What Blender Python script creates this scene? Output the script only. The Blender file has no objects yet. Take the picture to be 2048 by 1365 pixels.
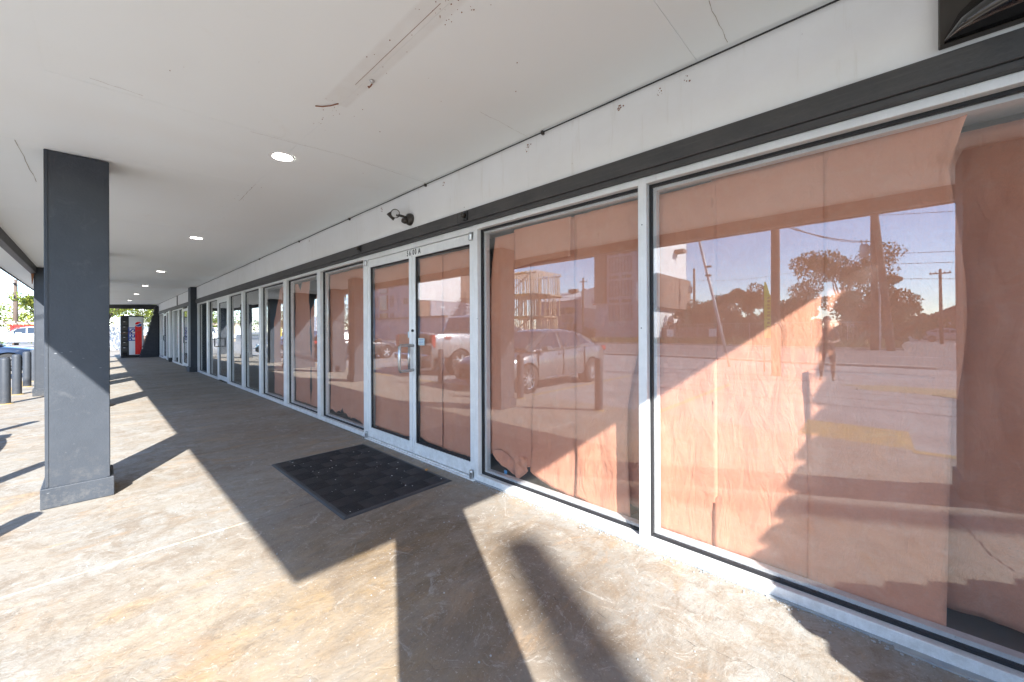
import bpy, bmesh, math, random
from mathutils import Vector, Matrix, noise
S = bpy.context.scene
COL = S.collection
R = math.radians
rnd = random.Random(7)

# ------------------------------------------------------------------ camera
cam_d = bpy.data.cameras.new('camera')
cam = bpy.data.objects.new('camera', cam_d); COL.objects.link(cam)
S.camera = cam
cam_d.sensor_width = 36.0
cam_d.lens = 36.0 * 775.0 / 2048.0
cam_d.shift_y = -21.5 / 2048.0
cam_d.clip_start = 0.05; cam_d.clip_end = 2000
_a = math.atan(832 / 775.0); _r = R(0.25)
_F = Vector((-math.cos(_a), math.sin(_a), 0)); _R = Vector((math.sin(_a), math.cos(_a), 0)); _U = Vector((0, 0, 1))
_Rc = _R * math.cos(_r) - _U * math.sin(_r); _Uc = _U * math.cos(_r) + _R * math.sin(_r)
m = Matrix((_Rc, _Uc, -_F)).transposed().to_4x4(); m.translation = Vector((0, -2.24, 1.30))
cam.matrix_world = m

# ------------------------------------------------------------------ sky, sun, exposure
SUN = Vector((1.0, -0.567, 0.733)).normalized()       # towards the sun
W = bpy.data.worlds.new('World'); S.world = W; W.use_nodes = True
wn = W.node_tree.nodes; wl = W.node_tree.links
sky = wn.new('ShaderNodeTexSky'); sky.sky_type = 'NISHITA'; sky.sun_disc = False
sky.sun_elevation = math.asin(SUN.z); sky.sun_rotation = math.atan2(SUN.x, SUN.y)
sky.air_density = 0.8; sky.dust_density = 0.15; sky.ozone_density = 3.0
bg = wn['Background']; bg.inputs[1].default_value = 0.10
wl.new(sky.outputs[0], bg.inputs[0])
sl = bpy.data.lights.new('sun', 'SUN'); sl.energy = 2.55; sl.angle = R(0.53); sl.color = (1.0, 0.985, 0.955)
so = bpy.data.objects.new('sun', sl); COL.objects.link(so)
so.rotation_euler = SUN.to_track_quat('Z', 'Y').to_euler(); so.location = (30, -20, 30)
S.view_settings.view_transform = 'Standard'; S.view_settings.look = 'None'
S.view_settings.gamma = 1.0; S.view_settings.use_curve_mapping = False
S.view_settings.exposure = 2.68
S.render.engine = 'CYCLES'
cy = S.cycles
cy.use_denoising = True
try: cy.denoiser = 'OPENIMAGEDENOISE'
except Exception: pass
cy.max_bounces = 12; cy.diffuse_bounces = 6; cy.glossy_bounces = 5; cy.transmission_bounces = 6; cy.transparent_max_bounces = 16
cy.caustics_reflective = False; cy.caustics_refractive = False; cy.sample_clamp_indirect = 6.0

# ------------------------------------------------------------------ materials
def mat(name, col=(.5, .5, .5), rough=.6, metal=0.0, var=None, vscale=4.0, vamt=.5, bump=0.0, bscale=60.0, spec=.5, emit=None, stretch=None, coat=0.0, detail=6.0, extra=None):
    M = bpy.data.materials.new(name); M.use_nodes = True
    nt = M.node_tree; n = nt.nodes; l = nt.links; b = n['Principled BSDF']
    b.inputs['Base Color'].default_value = (*col, 1); b.inputs['Roughness'].default_value = rough
    b.inputs['Metallic'].default_value = metal; b.inputs['Specular IOR Level'].default_value = spec
    b.inputs['Coat Weight'].default_value = coat
    if coat: b.inputs['Coat Roughness'].default_value = .05
    if emit: b.inputs['Emission Color'].default_value = (*emit[:3], 1); b.inputs['Emission Strength'].default_value = emit[3]
    tc = n.new('ShaderNodeTexCoord'); mp = n.new('ShaderNodeMapping'); l.new(tc.outputs['Object'], mp.inputs[0])
    if stretch: mp.inputs['Scale'].default_value = stretch
    if var:
        nz = n.new('ShaderNodeTexNoise'); nz.inputs['Scale'].default_value = vscale; nz.inputs['Detail'].default_value = detail
        nz.inputs['Roughness'].default_value = .62; l.new(mp.outputs[0], nz.inputs['Vector'])
        rp = n.new('ShaderNodeMapRange'); rp.inputs[1].default_value = .35; rp.inputs[2].default_value = .68; rp.inputs[3].default_value = 0; rp.inputs[4].default_value = vamt
        l.new(nz.outputs['Fac'], rp.inputs[0])
        mx = n.new('ShaderNodeMix'); mx.data_type = 'RGBA'
        mx.inputs[6].default_value = (*col, 1); mx.inputs[7].default_value = (*var, 1)
        l.new(rp.outputs[0], mx.inputs[0]); l.new(mx.outputs[2], b.inputs['Base Color'])
    if bump:
        nb = n.new('ShaderNodeTexNoise'); nb.inputs['Scale'].default_value = bscale; nb.inputs['Detail'].default_value = 5
        l.new(mp.outputs[0], nb.inputs['Vector'])
        bp = n.new('ShaderNodeBump'); bp.inputs['Strength'].default_value = bump; bp.inputs['Distance'].default_value = .01
        l.new(nb.outputs['Fac'], bp.inputs['Height']); l.new(bp.outputs[0], b.inputs['Normal'])
    if extra: extra(nt, b, mp)
    return M

def mixnode(n, l, fac, c1, c2, blend='MIX'):
    mx = n.new('ShaderNodeMix'); mx.data_type = 'RGBA'; mx.blend_type = blend
    for s, v in ((0, fac), (6, c1), (7, c2)):
        if isinstance(v, (int, float)): mx.inputs[s].default_value = v
        elif isinstance(v, tuple): mx.inputs[s].default_value = (*v, 1)
        else: l.new(v, mx.inputs[s])
    return mx.outputs[2]
def nfac(n, l, vec, scale, lo, hi, detail=6, rough=.6, dist=0.0, amt=1.0):
    nz = n.new('ShaderNodeTexNoise'); nz.inputs['Scale'].default_value = scale; nz.inputs['Detail'].default_value = detail
    nz.inputs['Roughness'].default_value = rough; nz.inputs['Distortion'].default_value = dist
    l.new(vec, nz.inputs['Vector'])
    r_ = n.new('ShaderNodeMapRange'); r_.inputs[1].default_value = lo; r_.inputs[2].default_value = hi
    r_.inputs[3].default_value = 0; r_.inputs[4].default_value = amt
    l.new(nz.outputs['Fac'], r_.inputs[0]); return r_.outputs[0]
def mth(n, l, op, a, b=0.0):
    x = n.new('ShaderNodeMath'); x.operation = op
    for i, v in ((0, a), (1, b)):
        if isinstance(v, (int, float)): x.inputs[i].default_value = v
        else: l.new(v, x.inputs[i])
    return x.outputs[0]

def concrete_nodes(nt, b, mp):
    n = nt.nodes; l = nt.links; v = mp.outputs[0]
    # long brushed streaks run across the walk
    m2 = n.new('ShaderNodeMapping'); m2.inputs['Scale'].default_value = (1.0, .45, 1.0); m2.inputs['Rotation'].default_value = (0, 0, R(8)); l.new(v, m2.inputs[0])
    vs = m2.outputs[0]
    c = mixnode(n, l, nfac(n, l, vs, 2.2, .35, .7, 9, .68), (.345, .34, .315), (.25, .235, .205))
    c = mixnode(n, l, nfac(n, l, v, .9, .48, .72, 8, .7, .6, .7), c, (.36, .30, .225))
    c = mixnode(n, l, nfac(n, l, vs, 7.0, .5, .72, 10, .75, .3, .75), c, (.23, .17, .115))
    # rusty ochre blotches
    c = mixnode(n, l, nfac(n, l, vs, 3.1, .56, .74, 8, .7, .8, .8), c, (.46, .28, .11))
    # brown stain near the mat, with the column's shadow deepened in the same colour
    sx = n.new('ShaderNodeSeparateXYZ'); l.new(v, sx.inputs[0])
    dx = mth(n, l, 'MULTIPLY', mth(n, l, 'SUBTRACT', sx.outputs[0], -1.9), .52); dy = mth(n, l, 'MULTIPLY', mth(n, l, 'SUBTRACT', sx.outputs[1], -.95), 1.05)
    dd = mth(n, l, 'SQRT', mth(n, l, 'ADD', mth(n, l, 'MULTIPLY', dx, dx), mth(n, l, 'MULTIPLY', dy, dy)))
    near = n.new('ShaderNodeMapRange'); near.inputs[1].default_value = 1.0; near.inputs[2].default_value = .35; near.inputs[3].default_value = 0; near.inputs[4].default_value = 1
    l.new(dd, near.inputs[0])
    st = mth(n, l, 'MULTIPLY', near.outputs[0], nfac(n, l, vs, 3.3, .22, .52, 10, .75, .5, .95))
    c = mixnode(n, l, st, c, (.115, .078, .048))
    ox = mth(n, l, 'SUBTRACT', sx.outputs[0], -1.9); oy = mth(n, l, 'SUBTRACT', sx.outputs[1], -1.62)
    od = mth(n, l, 'SQRT', mth(n, l, 'ADD', mth(n, l, 'MULTIPLY', ox, ox), mth(n, l, 'MULTIPLY', oy, oy)))
    oz = n.new('ShaderNodeMapRange'); oz.inputs[1].default_value = 1.2; oz.inputs[2].default_value = .2; oz.inputs[3].default_value = 0; oz.inputs[4].default_value = 1; l.new(od, oz.inputs[0])
    c = mixnode(n, l, mth(n, l, 'MULTIPLY', oz.outputs[0], nfac(n, l, vs, 5.0, .36, .62, 10, .74, .6, .8)), c, (.40, .27, .13))
    # brown painted over the canopy's shaded part of the walk to deepen its shade
    band = n.new('ShaderNodeMapRange'); band.inputs[1].default_value = -1.9; band.inputs[2].default_value = -1.0; band.inputs[3].default_value = 0; band.inputs[4].default_value = 1; l.new(sx.outputs[1], band.inputs[0])
    bx = n.new('ShaderNodeMapRange'); bx.inputs[1].default_value = -2.2; bx.inputs[2].default_value = -3.6; bx.inputs[3].default_value = 0; bx.inputs[4].default_value = 1; l.new(sx.outputs[0], bx.inputs[0])
    canopy_shade = mth(n, l, 'MULTIPLY', mth(n, l, 'MULTIPLY', band.outputs[0], bx.outputs[0]), nfac(n, l, vs, 1.6, .25, .6, 8, .65, .4, .72))
    c = mixnode(n, l, canopy_shade, c, (.20, .15, .115))
    # fine pits and dark specks
    c = mixnode(n, l, nfac(n, l, v, 9, .48, .60, 14, .80, .8, .62), c, (.225, .175, .125))
    c = mixnode(n, l, nfac(n, l, v, 3.0, .50, .60, 14, .78, 1.2, .68), c, (.19, .14, .095))
    c = mixnode(n, l, nfac(n, l, vs, 2.1, .555, .64, 12, .76, 1.4, .6), c, (.33, .215, .12))
    c = mixnode(n, l, nfac(n, l, v, 17, .55, .62, 12, .8, .5, .6), c, (.15, .12, .09))
    c = mixnode(n, l, nfac(n, l, vs, 1.3, .42, .66, 12, .8, 1.6, .55), c, (.33, .285, .225))
    c = mixnode(n, l, nfac(n, l, v, 5.5, .55, .60, 12, .85, 2.0, .30), c, (.55, .54, .50))
    c = mixnode(n, l, nfac(n, l, v, 26, .57, .68, 8, .8, 0, .7), c, (.16, .12, .09))
    c = mixnode(n, l, nfac(n, l, v, 70, .62, .70, 3, .6, 0, .35), c, (.60, .57, .51))
    l.new(c, b.inputs['Base Color'])
    vo = n.new('ShaderNodeTexVoronoi'); vo.feature = 'DISTANCE_TO_EDGE'; vo.inputs['Scale'].default_value = .7; vo.inputs['Randomness'].default_value = 1
    nzv = n.new('ShaderNodeTexNoise'); nzv.inputs['Scale'].default_value = 3; nzv.inputs['Detail'].default_value = 8; l.new(v, nzv.inputs['Vector'])
    add = n.new('ShaderNodeMixRGB'); add.blend_type = 'ADD'; add.inputs[0].default_value = .45; l.new(v, add.inputs[1]); l.new(nzv.outputs['Color'], add.inputs[2]); l.new(add.outputs[0], vo.inputs['Vector'])
    ck = n.new('ShaderNodeMapRange'); ck.inputs[1].default_value = 0; ck.inputs[2].default_value = .004; ck.inputs[3].default_value = 0; ck.inputs[4].default_value = 1; l.new(vo.outputs['Distance'], ck.inputs[0])
    h1 = n.new('ShaderNodeTexNoise'); h1.inputs['Scale'].default_value = 22; h1.inputs['Detail'].default_value = 10; h1.inputs['Roughness'].default_value = .75; l.new(vs, h1.inputs['Vector'])
    hh = mth(n, l, 'ADD', h1.outputs['Fac'], mth(n, l, 'MULTIPLY', ck.outputs[0], .12))
    bp = n.new('ShaderNodeBump'); bp.inputs['Strength'].default_value = .55; bp.inputs['Distance'].default_value = .012; l.new(hh, bp.inputs['Height']); l.new(bp.outputs[0], b.inputs['Normal'])
    rr = n.new('ShaderNodeMapRange'); rr.inputs[3].default_value = .62; rr.inputs[4].default_value = .9; l.new(h1.outputs['Fac'], rr.inputs[0]); l.new(rr.outputs[0], b.inputs['Roughness'])

def soffit_nodes(nt, b, mp):
    n = nt.nodes; l = nt.links; v = mp.outputs[0]
    c = mixnode(n, l, nfac(n, l, v, .8, .35, .75, 6, .6, 0, .6), (.89, .93, .935), (.865, .90, .905))
    c = mixnode(n, l, nfac(n, l, v, 1.7, .62, .78, 10, .75, 1.0, .30), c, (.68, .64, .57))
    c = mixnode(n, l, nfac(n, l, v, .45, .5, .7, 3, .5, .5, .4), c, (.83, .82, .79))
    # stain left where a strip fixture used to be
    sx = n.new('ShaderNodeSeparateXYZ'); l.new(v, sx.inputs[0])
    def band(out, a, b_, s):
        q = mth(n, l, 'ABSOLUTE', mth(n, l, 'SUBTRACT', out, (a + b_) / 2)); r_ = n.new('ShaderNodeMapRange')
        r_.inputs[1].default_value = (b_ - a) / 2 + s; r_.inputs[2].default_value = (b_ - a) / 2 - s; r_.inputs[3].default_value = 0; r_.inputs[4].default_value = 1; l.new(q, r_.inputs[0]); return r_.outputs[0]
    s1 = mth(n, l, 'MULTIPLY', band(sx.outputs[0], -2.42, -1.2, .01), band(sx.outputs[1], -1.30, -1.16, .008))
    s1 = mth(n, l, 'MULTIPLY', s1, mth(n, l, 'ADD', nfac(n, l, v, 6, .3, .7, 6, .6, 0, .14), .07))
    c = mixnode(n, l, s1, c, (.52, .44, .38))
    # pinholes
    vo = n.new('ShaderNodeTexVoronoi'); vo.inputs['Scale'].default_value = 5.5; l.new(v, vo.inputs['Vector'])
    dots = n.new('ShaderNodeMapRange'); dots.inputs[1].default_value = .026; dots.inputs[2].default_value = .018; dots.inputs[3].default_value = 0; dots.inputs[4].default_value = .7; l.new(vo.outputs['Distance'], dots.inputs[0])
    near = mth(n, l, 'MULTIPLY', band(sx.outputs[1], -1.5, -1.0, .1), dots.outputs[0])
    c = mixnode(n, l, near, c, (.16, .09, .05))
    l.new(c, b.inputs['Base Color'])

def column_nodes(nt, b, mp):
    n = nt.nodes; l = nt.links; v = mp.outputs[0]
    c = mixnode(n, l, nfac(n, l, v, 3, .35, .7, 6, .6), (.050, .057, .068), (.036, .042, .052))
    m2 = n.new('ShaderNodeMapping'); m2.inputs['Scale'].default_value = (14, 14, 40); m2.inputs['Rotation'].default_value = (R(20), 0, 0); l.new(v, m2.inputs[0])
    vo = n.new('ShaderNodeTexVoronoi'); vo.inputs['Scale'].default_value = 1.0; l.new(m2.outputs[0], vo.inputs['Vector'])
    ch = n.new('ShaderNodeMapRange'); ch.inputs[1].default_value = .13; ch.inputs[2].default_value = .07; ch.inputs[3].default_value = 0; ch.inputs[4].default_value = 1; l.new(vo.outputs['Distance'], ch.inputs[0])
    msk = mth(n, l, 'MULTIPLY', ch.outputs[0], nfac(n, l, v, 2.5, .54, .64, 4, .6, 0, .6))
    c = mixnode(n, l, msk, c, (.42, .43, .44))
    c = mixnode(n, l, nfac(n, l, v, 7, .56, .74, 9, .75, .8, .5), c, (.105, .108, .112))
    sz = n.new('ShaderNodeSeparateXYZ'); l.new(v, sz.inputs[0])
    lo = n.new('ShaderNodeMapRange'); lo.inputs[1].default_value = .5; lo.inputs[2].default_value = .0; lo.inputs[3].default_value = 0; lo.inputs[4].default_value = .35; l.new(sz.outputs[2], lo.inputs[0])
    c = mixnode(n, l, mth(n, l, 'MULTIPLY', lo.outputs[0], nfac(n, l, v, 12, .48, .66, 9, .8)), c, (.20, .185, .165))
    l.new(c, b.inputs['Base Color'])

def paper_nodes(nt, b, mp):
    n = nt.nodes; l = nt.links; v = mp.outputs[0]
    c = mixnode(n, l, nfac(n, l, v, 2.0, .3, .7, 8, .6), (.88, .395, .245), (.79, .32, .185))
    c = mixnode(n, l, nfac(n, l, v, 160, .4, .7, 3, .6, 0, .35), c, (.58, .30, .20))
    c = mixnode(n, l, nfac(n, l, v, 9, .5, .75, 8, .75, 1.2, .4), c, (.84, .52, .37))
    l.new(c, b.inputs['Base Color'])
    mv = n.new('ShaderNodeMapping'); mv.inputs['Scale'].default_value = (3, 3, 1.0); l.new(v, mv.inputs[0])
    h = n.new('ShaderNodeTexNoise'); h.inputs['Scale'].default_value = 4.5; h.inputs['Detail'].default_value = 7; h.inputs['Roughness'].default_value = .6; h.inputs['Distortion'].default_value = .8; l.new(mv.outputs[0], h.inputs['Vector'])
    bp = n.new('ShaderNodeBump'); bp.inputs['Strength'].default_value = .5; bp.inputs['Distance'].default_value = .022; l.new(h.outputs['Fac'], bp.inputs['Height']); l.new(bp.outputs[0], b.inputs['Normal'])

M = {}
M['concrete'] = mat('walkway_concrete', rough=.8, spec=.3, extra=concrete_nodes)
M['joint'] = mat('joint_filler', (.30, .26, .20), .9, var=(.12, .10, .08), vscale=30, vamt=.8)
M['soffit'] = mat('painted_soffit', (.80, .785, .74), .75, spec=.2, bump=.05, bscale=120, extra=soffit_nodes)
def fascia_nodes(nt, b, mp):
    n = nt.nodes; l = nt.links; v = mp.outputs[0]
    c = mixnode(n, l, nfac(n, l, v, 1.6, .35, .72, 8, .65), (.89, .895, .885), (.83, .83, .81))
    m2 = n.new('ShaderNodeMapping'); m2.inputs['Scale'].default_value = (9, 9, .8); l.new(v, m2.inputs[0])
    c = mixnode(n, l, nfac(n, l, m2.outputs[0], 1.6, .58, .78, 8, .7, 0, .45), c, (.62, .58, .50))
    vo = n.new('ShaderNodeTexVoronoi'); vo.inputs['Scale'].default_value = 7; l.new(v, vo.inputs['Vector'])
    ch = n.new('ShaderNodeMapRange'); ch.inputs[1].default_value = .045; ch.inputs[2].default_value = .03; ch.inputs[3].default_value = 0; ch.inputs[4].default_value = .8; l.new(vo.outputs['Distance'], ch.inputs[0])
    c = mixnode(n, l, mth(n, l, 'MULTIPLY', ch.outputs[0], nfac(n, l, v, 2.0, .50, .60, 4, .6)), c, (.25, .17, .11))
    c = mixnode(n, l, nfac(n, l, v, 5.0, .68, .76, 10, .8, 1.5, .5), c, (.42, .40, .36))
    l.new(c, b.inputs['Base Color'])
M['fascia'] = mat('painted_fascia_board', rough=.7, spec=.25, bump=.08, bscale=120, extra=fascia_nodes)
M['charcoal'] = mat('charcoal_paint', rough=.55, spec=.4, bump=.12, bscale=70, extra=column_nodes)
def band_nodes(nt, b, mp):
    n = nt.nodes; l = nt.links; v = mp.outputs[0]
    c = mixnode(n, l, nfac(n, l, v, 4, .35, .7, 9, .7), (.046, .045, .046), (.075, .070, .066))
    m2 = n.new('ShaderNodeMapping'); m2.inputs['Scale'].default_value = (1.2, 1, 22); l.new(v, m2.inputs[0])
    c = mixnode(n, l, nfac(n, l, m2.outputs[0], 3, .5, .7, 6, .7, 0, .5), c, (.10, .092, .085))
    vo = n.new('ShaderNodeTexVoronoi'); vo.inputs['Scale'].default_value = 11; l.new(v, vo.inputs['Vector'])
    ch = n.new('ShaderNodeMapRange'); ch.inputs[1].default_value = .085; ch.inputs[2].default_value = .05; ch.inputs[3].default_value = 0; ch.inputs[4].default_value = .8; l.new(vo.outputs['Distance'], ch.inputs[0])
    c = mixnode(n, l, mth(n, l, 'MULTIPLY', ch.outputs[0], nfac(n, l, v, 2.0, .5, .62, 4, .6)), c, (.50, .49, .46))
    l.new(c, b.inputs['Base Color'])
M['band'] = mat('dark_header_paint', rough=.55, bump=.2, bscale=70, extra=band_nodes)
def alu_nodes(nt, b, mp):
    n = nt.nodes; l = nt.links; v = mp.outputs[0]
    c = mixnode(n, l, nfac(n, l, v, 5, .35, .7, 8, .7), (.84, .84, .83), (.73, .73, .72))
    m2 = n.new('ShaderNodeMapping'); m2.inputs['Scale'].default_value = (18, 18, 1.2); l.new(v, m2.inputs[0])
    c = mixnode(n, l, nfac(n, l, m2.outputs[0], 2.5, .55, .74, 6, .7, 0, .30), c, (.52, .52, .51))
    c = mixnode(n, l, nfac(n, l, v, 38, .62, .70, 4, .7, 0, .7), c, (.90, .90, .90))
    sx = n.new('ShaderNodeSeparateXYZ'); l.new(v, sx.inputs[0])
    lo = n.new('ShaderNodeMapRange'); lo.inputs[1].default_value = .22; lo.inputs[2].default_value = .0; lo.inputs[3].default_value = 0; lo.inputs[4].default_value = .5; l.new(sx.outputs[2], lo.inputs[0])
    c = mixnode(n, l, mth(n, l, 'MULTIPLY', lo.outputs[0], nfac(n, l, v, 14, .4, .62, 9, .8)), c, (.42, .38, .33))
    l.new(c, b.inputs['Base Color'])
M['alu'] = mat('satin_aluminium', rough=.40, metal=.12, bump=.06, bscale=60, extra=alu_nodes)
M['gasket'] = mat('black_gasket', (.012, .012, .014), .6)
M['steel'] = mat('brushed_steel', (.55, .55, .55), .3, metal=.9, var=(.42, .41, .40), vscale=14, vamt=.5)
M['paper'] = mat('kraft_paper', rough=.85, spec=.15, extra=paper_nodes)
M['rubber'] = mat('black_rubber', (.012, .012, .015), .55, var=(.05, .045, .042), vscale=7, vamt=.6, bump=.3, bscale=200)
M['rubber_edge'] = mat('rubber_border', (.032, .036, .042), .5, var=(.06, .06, .062), vscale=10, vamt=.5, bump=.15, bscale=90)
M['bronze'] = mat('dark_bronze_plastic', (.035, .028, .022), .35, var=(.07, .055, .045), vscale=20, vamt=.4)
M['gloss_black'] = mat('gloss_black', (.006, .006, .007), .06, spec=.8, coat=.6)
M['brownblack'] = mat('brown_black_panel', (.040, .034, .028), .5, var=(.055, .047, .038), vscale=4)
M['white'] = mat('white_enamel', (.80, .80, .79), .4, var=(.70, .70, .68), vscale=3, vamt=.4)
M['lens'] = mat('lamp_diffuser', (.9, .9, .88), .4, emit=(1, .96, .88, 3.0))
M['glasslens'] = mat('pale_lamp_lens', (.62, .62, .60), .2)
M['black'] = mat('black_paint', (.012, .012, .013), .45)
M['decal'] = mat('decal_white', (.82, .82, .80), .4)
M['asphalt'] = mat('old_asphalt', (.34, .33, .32), .9, var=(.24, .23, .22), vscale=1.2, vamt=.8, bump=.5, bscale=60, spec=.25, detail=10)
M['road'] = mat('road_asphalt', (.215, .21, .205), .85, var=(.16, .155, .15), vscale=.5, vamt=.8, bump=.2, bscale=40, spec=.25, stretch=(.15, 1, 1))
M['kerb'] = mat('kerb_concrete', (.42, .39, .34), .85, var=(.30, .27, .23), vscale=4, vamt=.7, bump=.2)
M['yellow'] = mat('worn_yellow_paint', (.50, .32, .07), .7, var=(.30, .25, .17), vscale=9, vamt=.9, bump=.3, detail=10)
M['grass_base'] = mat('dry_verge_soil', (.13, .12, .055), .95, var=(.20, .16, .08), vscale=3, vamt=.8, bump=.6, bscale=30)
M['grass'] = mat('grass_blades', (.10, .13, .035), .8, var=(.24, .20, .08), vscale=2, vamt=.9)
M['leaf_d'] = mat('leaf_dark', (.045, .075, .020), .7, var=(.12, .15, .035), vscale=1.3, vamt=.9)
M['leaf_b'] = mat('leaf_autumn', (.11, .115, .025), .7, var=(.24, .16, .05), vscale=1.0, vamt=.9)
M['leaf_l'] = mat('leaf_bright', (.12, .18, .02), .7, var=(.30, .28, .035), vscale=1.2, vamt=.9)
M['bark'] = mat('bark', (.12, .09, .065), .9, var=(.06, .045, .035), vscale=8, vamt=.8, bump=.5, bscale=20)
M['pole'] = mat('creosoted_wood', (.12, .085, .06), .9, var=(.07, .05, .04), vscale=6, vamt=.8, stretch=(4, 4, .4))
M['timber'] = mat('new_timber', (.52, .40, .28), .8, var=(.40, .30, .20), vscale=3, vamt=.7)
M['osb'] = mat('yellow_sheathing', (.62, .36, .08), .8, var=(.45, .26, .08), vscale=5, vamt=.7)
M['stucco_g'] = mat('grey_stucco', (.36, .355, .40), .85, var=(.30, .30, .34), vscale=.6, vamt=.6, bump=.2, bscale=15)
M['stucco_w'] = mat('white_stucco', (.80, .80, .79), .8, var=(.74, .74, .73), vscale=.7, vamt=.6)
M['stucco_b'] = mat('brown_cladding', (.22, .15, .115), .8, var=(.17, .115, .09), vscale=1, vamt=.6)
M['metalwall'] = mat('metal_siding', (.40, .41, .43), .5, metal=.2, var=(.40, .40, .42), vscale=1, vamt=.6, stretch=(3, 3, .2))
M['winpane'] = mat('far_window_glass', (.03, .035, .045), .08, spec=.7)
M['brick'] = mat('black_painted_brick', (.026, .028, .036), .6, var=(.05, .052, .06), vscale=9, vamt=.7, bump=.4, bscale=60)
M['mortar'] = mat('dark_mortar', (.018, .018, .022), .9)
M['stone'] = mat('dark_rubble_stone', (.12, .11, .105), .85, var=(.06, .055, .05), vscale=5, vamt=.8, bump=.6, bscale=30)
M['interior'] = mat('interior_wall', (.22, .22, .22), .9, var=(.24, .23, .22), vscale=1)
M['tile'] = mat('interior_floor_tile', (.17, .155, .145), .5, var=(.12, .11, .10), vscale=3)
M['red'] = mat('red_vinyl', (.72, .012, .012), .25, coat=.3)
M['blue'] = mat('deep_blue_vinyl', (.012, .045, .28), .3)
M['vend_white'] = mat('vending_white', (.74, .74, .73), .3)
M['bluetape'] = mat('blue_tape', (.03, .30, .62), .5)
M['rust'] = mat('rusty_wire', (.22, .08, .03), .8)
M['stickwhite'] = mat('sticker_pale', (.55, .66, .70), .4)
M['pink'] = mat('poster_pink', (.62, .10, .16), .5, var=(.75, .70, .70), vscale=4, vamt=1, detail=3)
M['leaf_dry'] = mat('dry_leaf', (.55, .25, .06), .7)
M['caulk'] = mat('grey_caulk', (.26, .29, .32), .5, var=(.40, .39, .36), vscale=12, vamt=.9)

def glass_mat(name, f0, tint, rough=0.0):
    G = bpy.data.materials.new(name); G.use_nodes = True
    nt = G.node_tree; n = nt.nodes; l = nt.links; n.clear()
    out = n.new('ShaderNodeOutputMaterial'); tr = n.new('ShaderNodeBsdfTransparent'); gl = n.new('ShaderNodeBsdfGlossy'); mx = n.new('ShaderNodeMixShader')
    tr.inputs[0].default_value = (*tint, 1); gl.inputs['Roughness'].default_value = rough; gl.inputs[0].default_value = (1, 1, 1, 1)
    ge = n.new('ShaderNodeNewGeometry'); dp = n.new('ShaderNodeVectorMath'); dp.operation = 'DOT_PRODUCT'
    l.new(ge.outputs['Incoming'], dp.inputs[0]); l.new(ge.outputs['Normal'], dp.inputs[1])
    c = mth(n, l, 'ABSOLUTE', dp.outputs['Value']); k = mth(n, l, 'POWER', mth(n, l, 'SUBTRACT', 1.0, c), 5.0)
    f = mth(n, l, 'ADD', mth(n, l, 'MULTIPLY', k, 1 - f0), f0)
    l.new(f, mx.inputs[0]); l.new(tr.outputs[0], mx.inputs[1]); l.new(gl.outputs[0], mx.inputs[2])
    tc = n.new('ShaderNodeTexCoord'); nw = n.new('ShaderNodeTexNoise'); nw.inputs['Scale'].default_value = 1.1; nw.inputs['Detail'].default_value = 1; l.new(tc.outputs['Object'], nw.inputs['Vector'])
    bp = n.new('ShaderNodeBump'); bp.inputs['Strength'].default_value = .25; bp.inputs['Distance'].default_value = .004; l.new(nw.outputs['Fac'], bp.inputs['Height']); l.new(bp.outputs[0], gl.inputs['Normal'])
    df = n.new('ShaderNodeBsdfDiffuse'); df.inputs[0].default_value = (.7, .68, .66, 1)
    du = mth(n, l, 'ADD', nfac(n, l, tc.outputs['Object'], 2.2, .40, .75, 10, .75, 1.0, .03), mth(n, l, 'ADD', nfac(n, l, tc.outputs['Object'], 75, .725, .76, 2, .5, 0, .12), .003))
    m3 = n.new('ShaderNodeMixShader'); l.new(du, m3.inputs[0]); l.new(mx.outputs[0], m3.inputs[1]); l.new(df.outputs[0], m3.inputs[2]); l.new(m3.outputs[0], out.inputs[0])
    return G
M['glass'] = glass_mat('shop_glass', .09, (.95, .955, .96))
M['glass_dark'] = glass_mat('tinted_shop_glass', .26, (.42, .46, .45))

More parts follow.
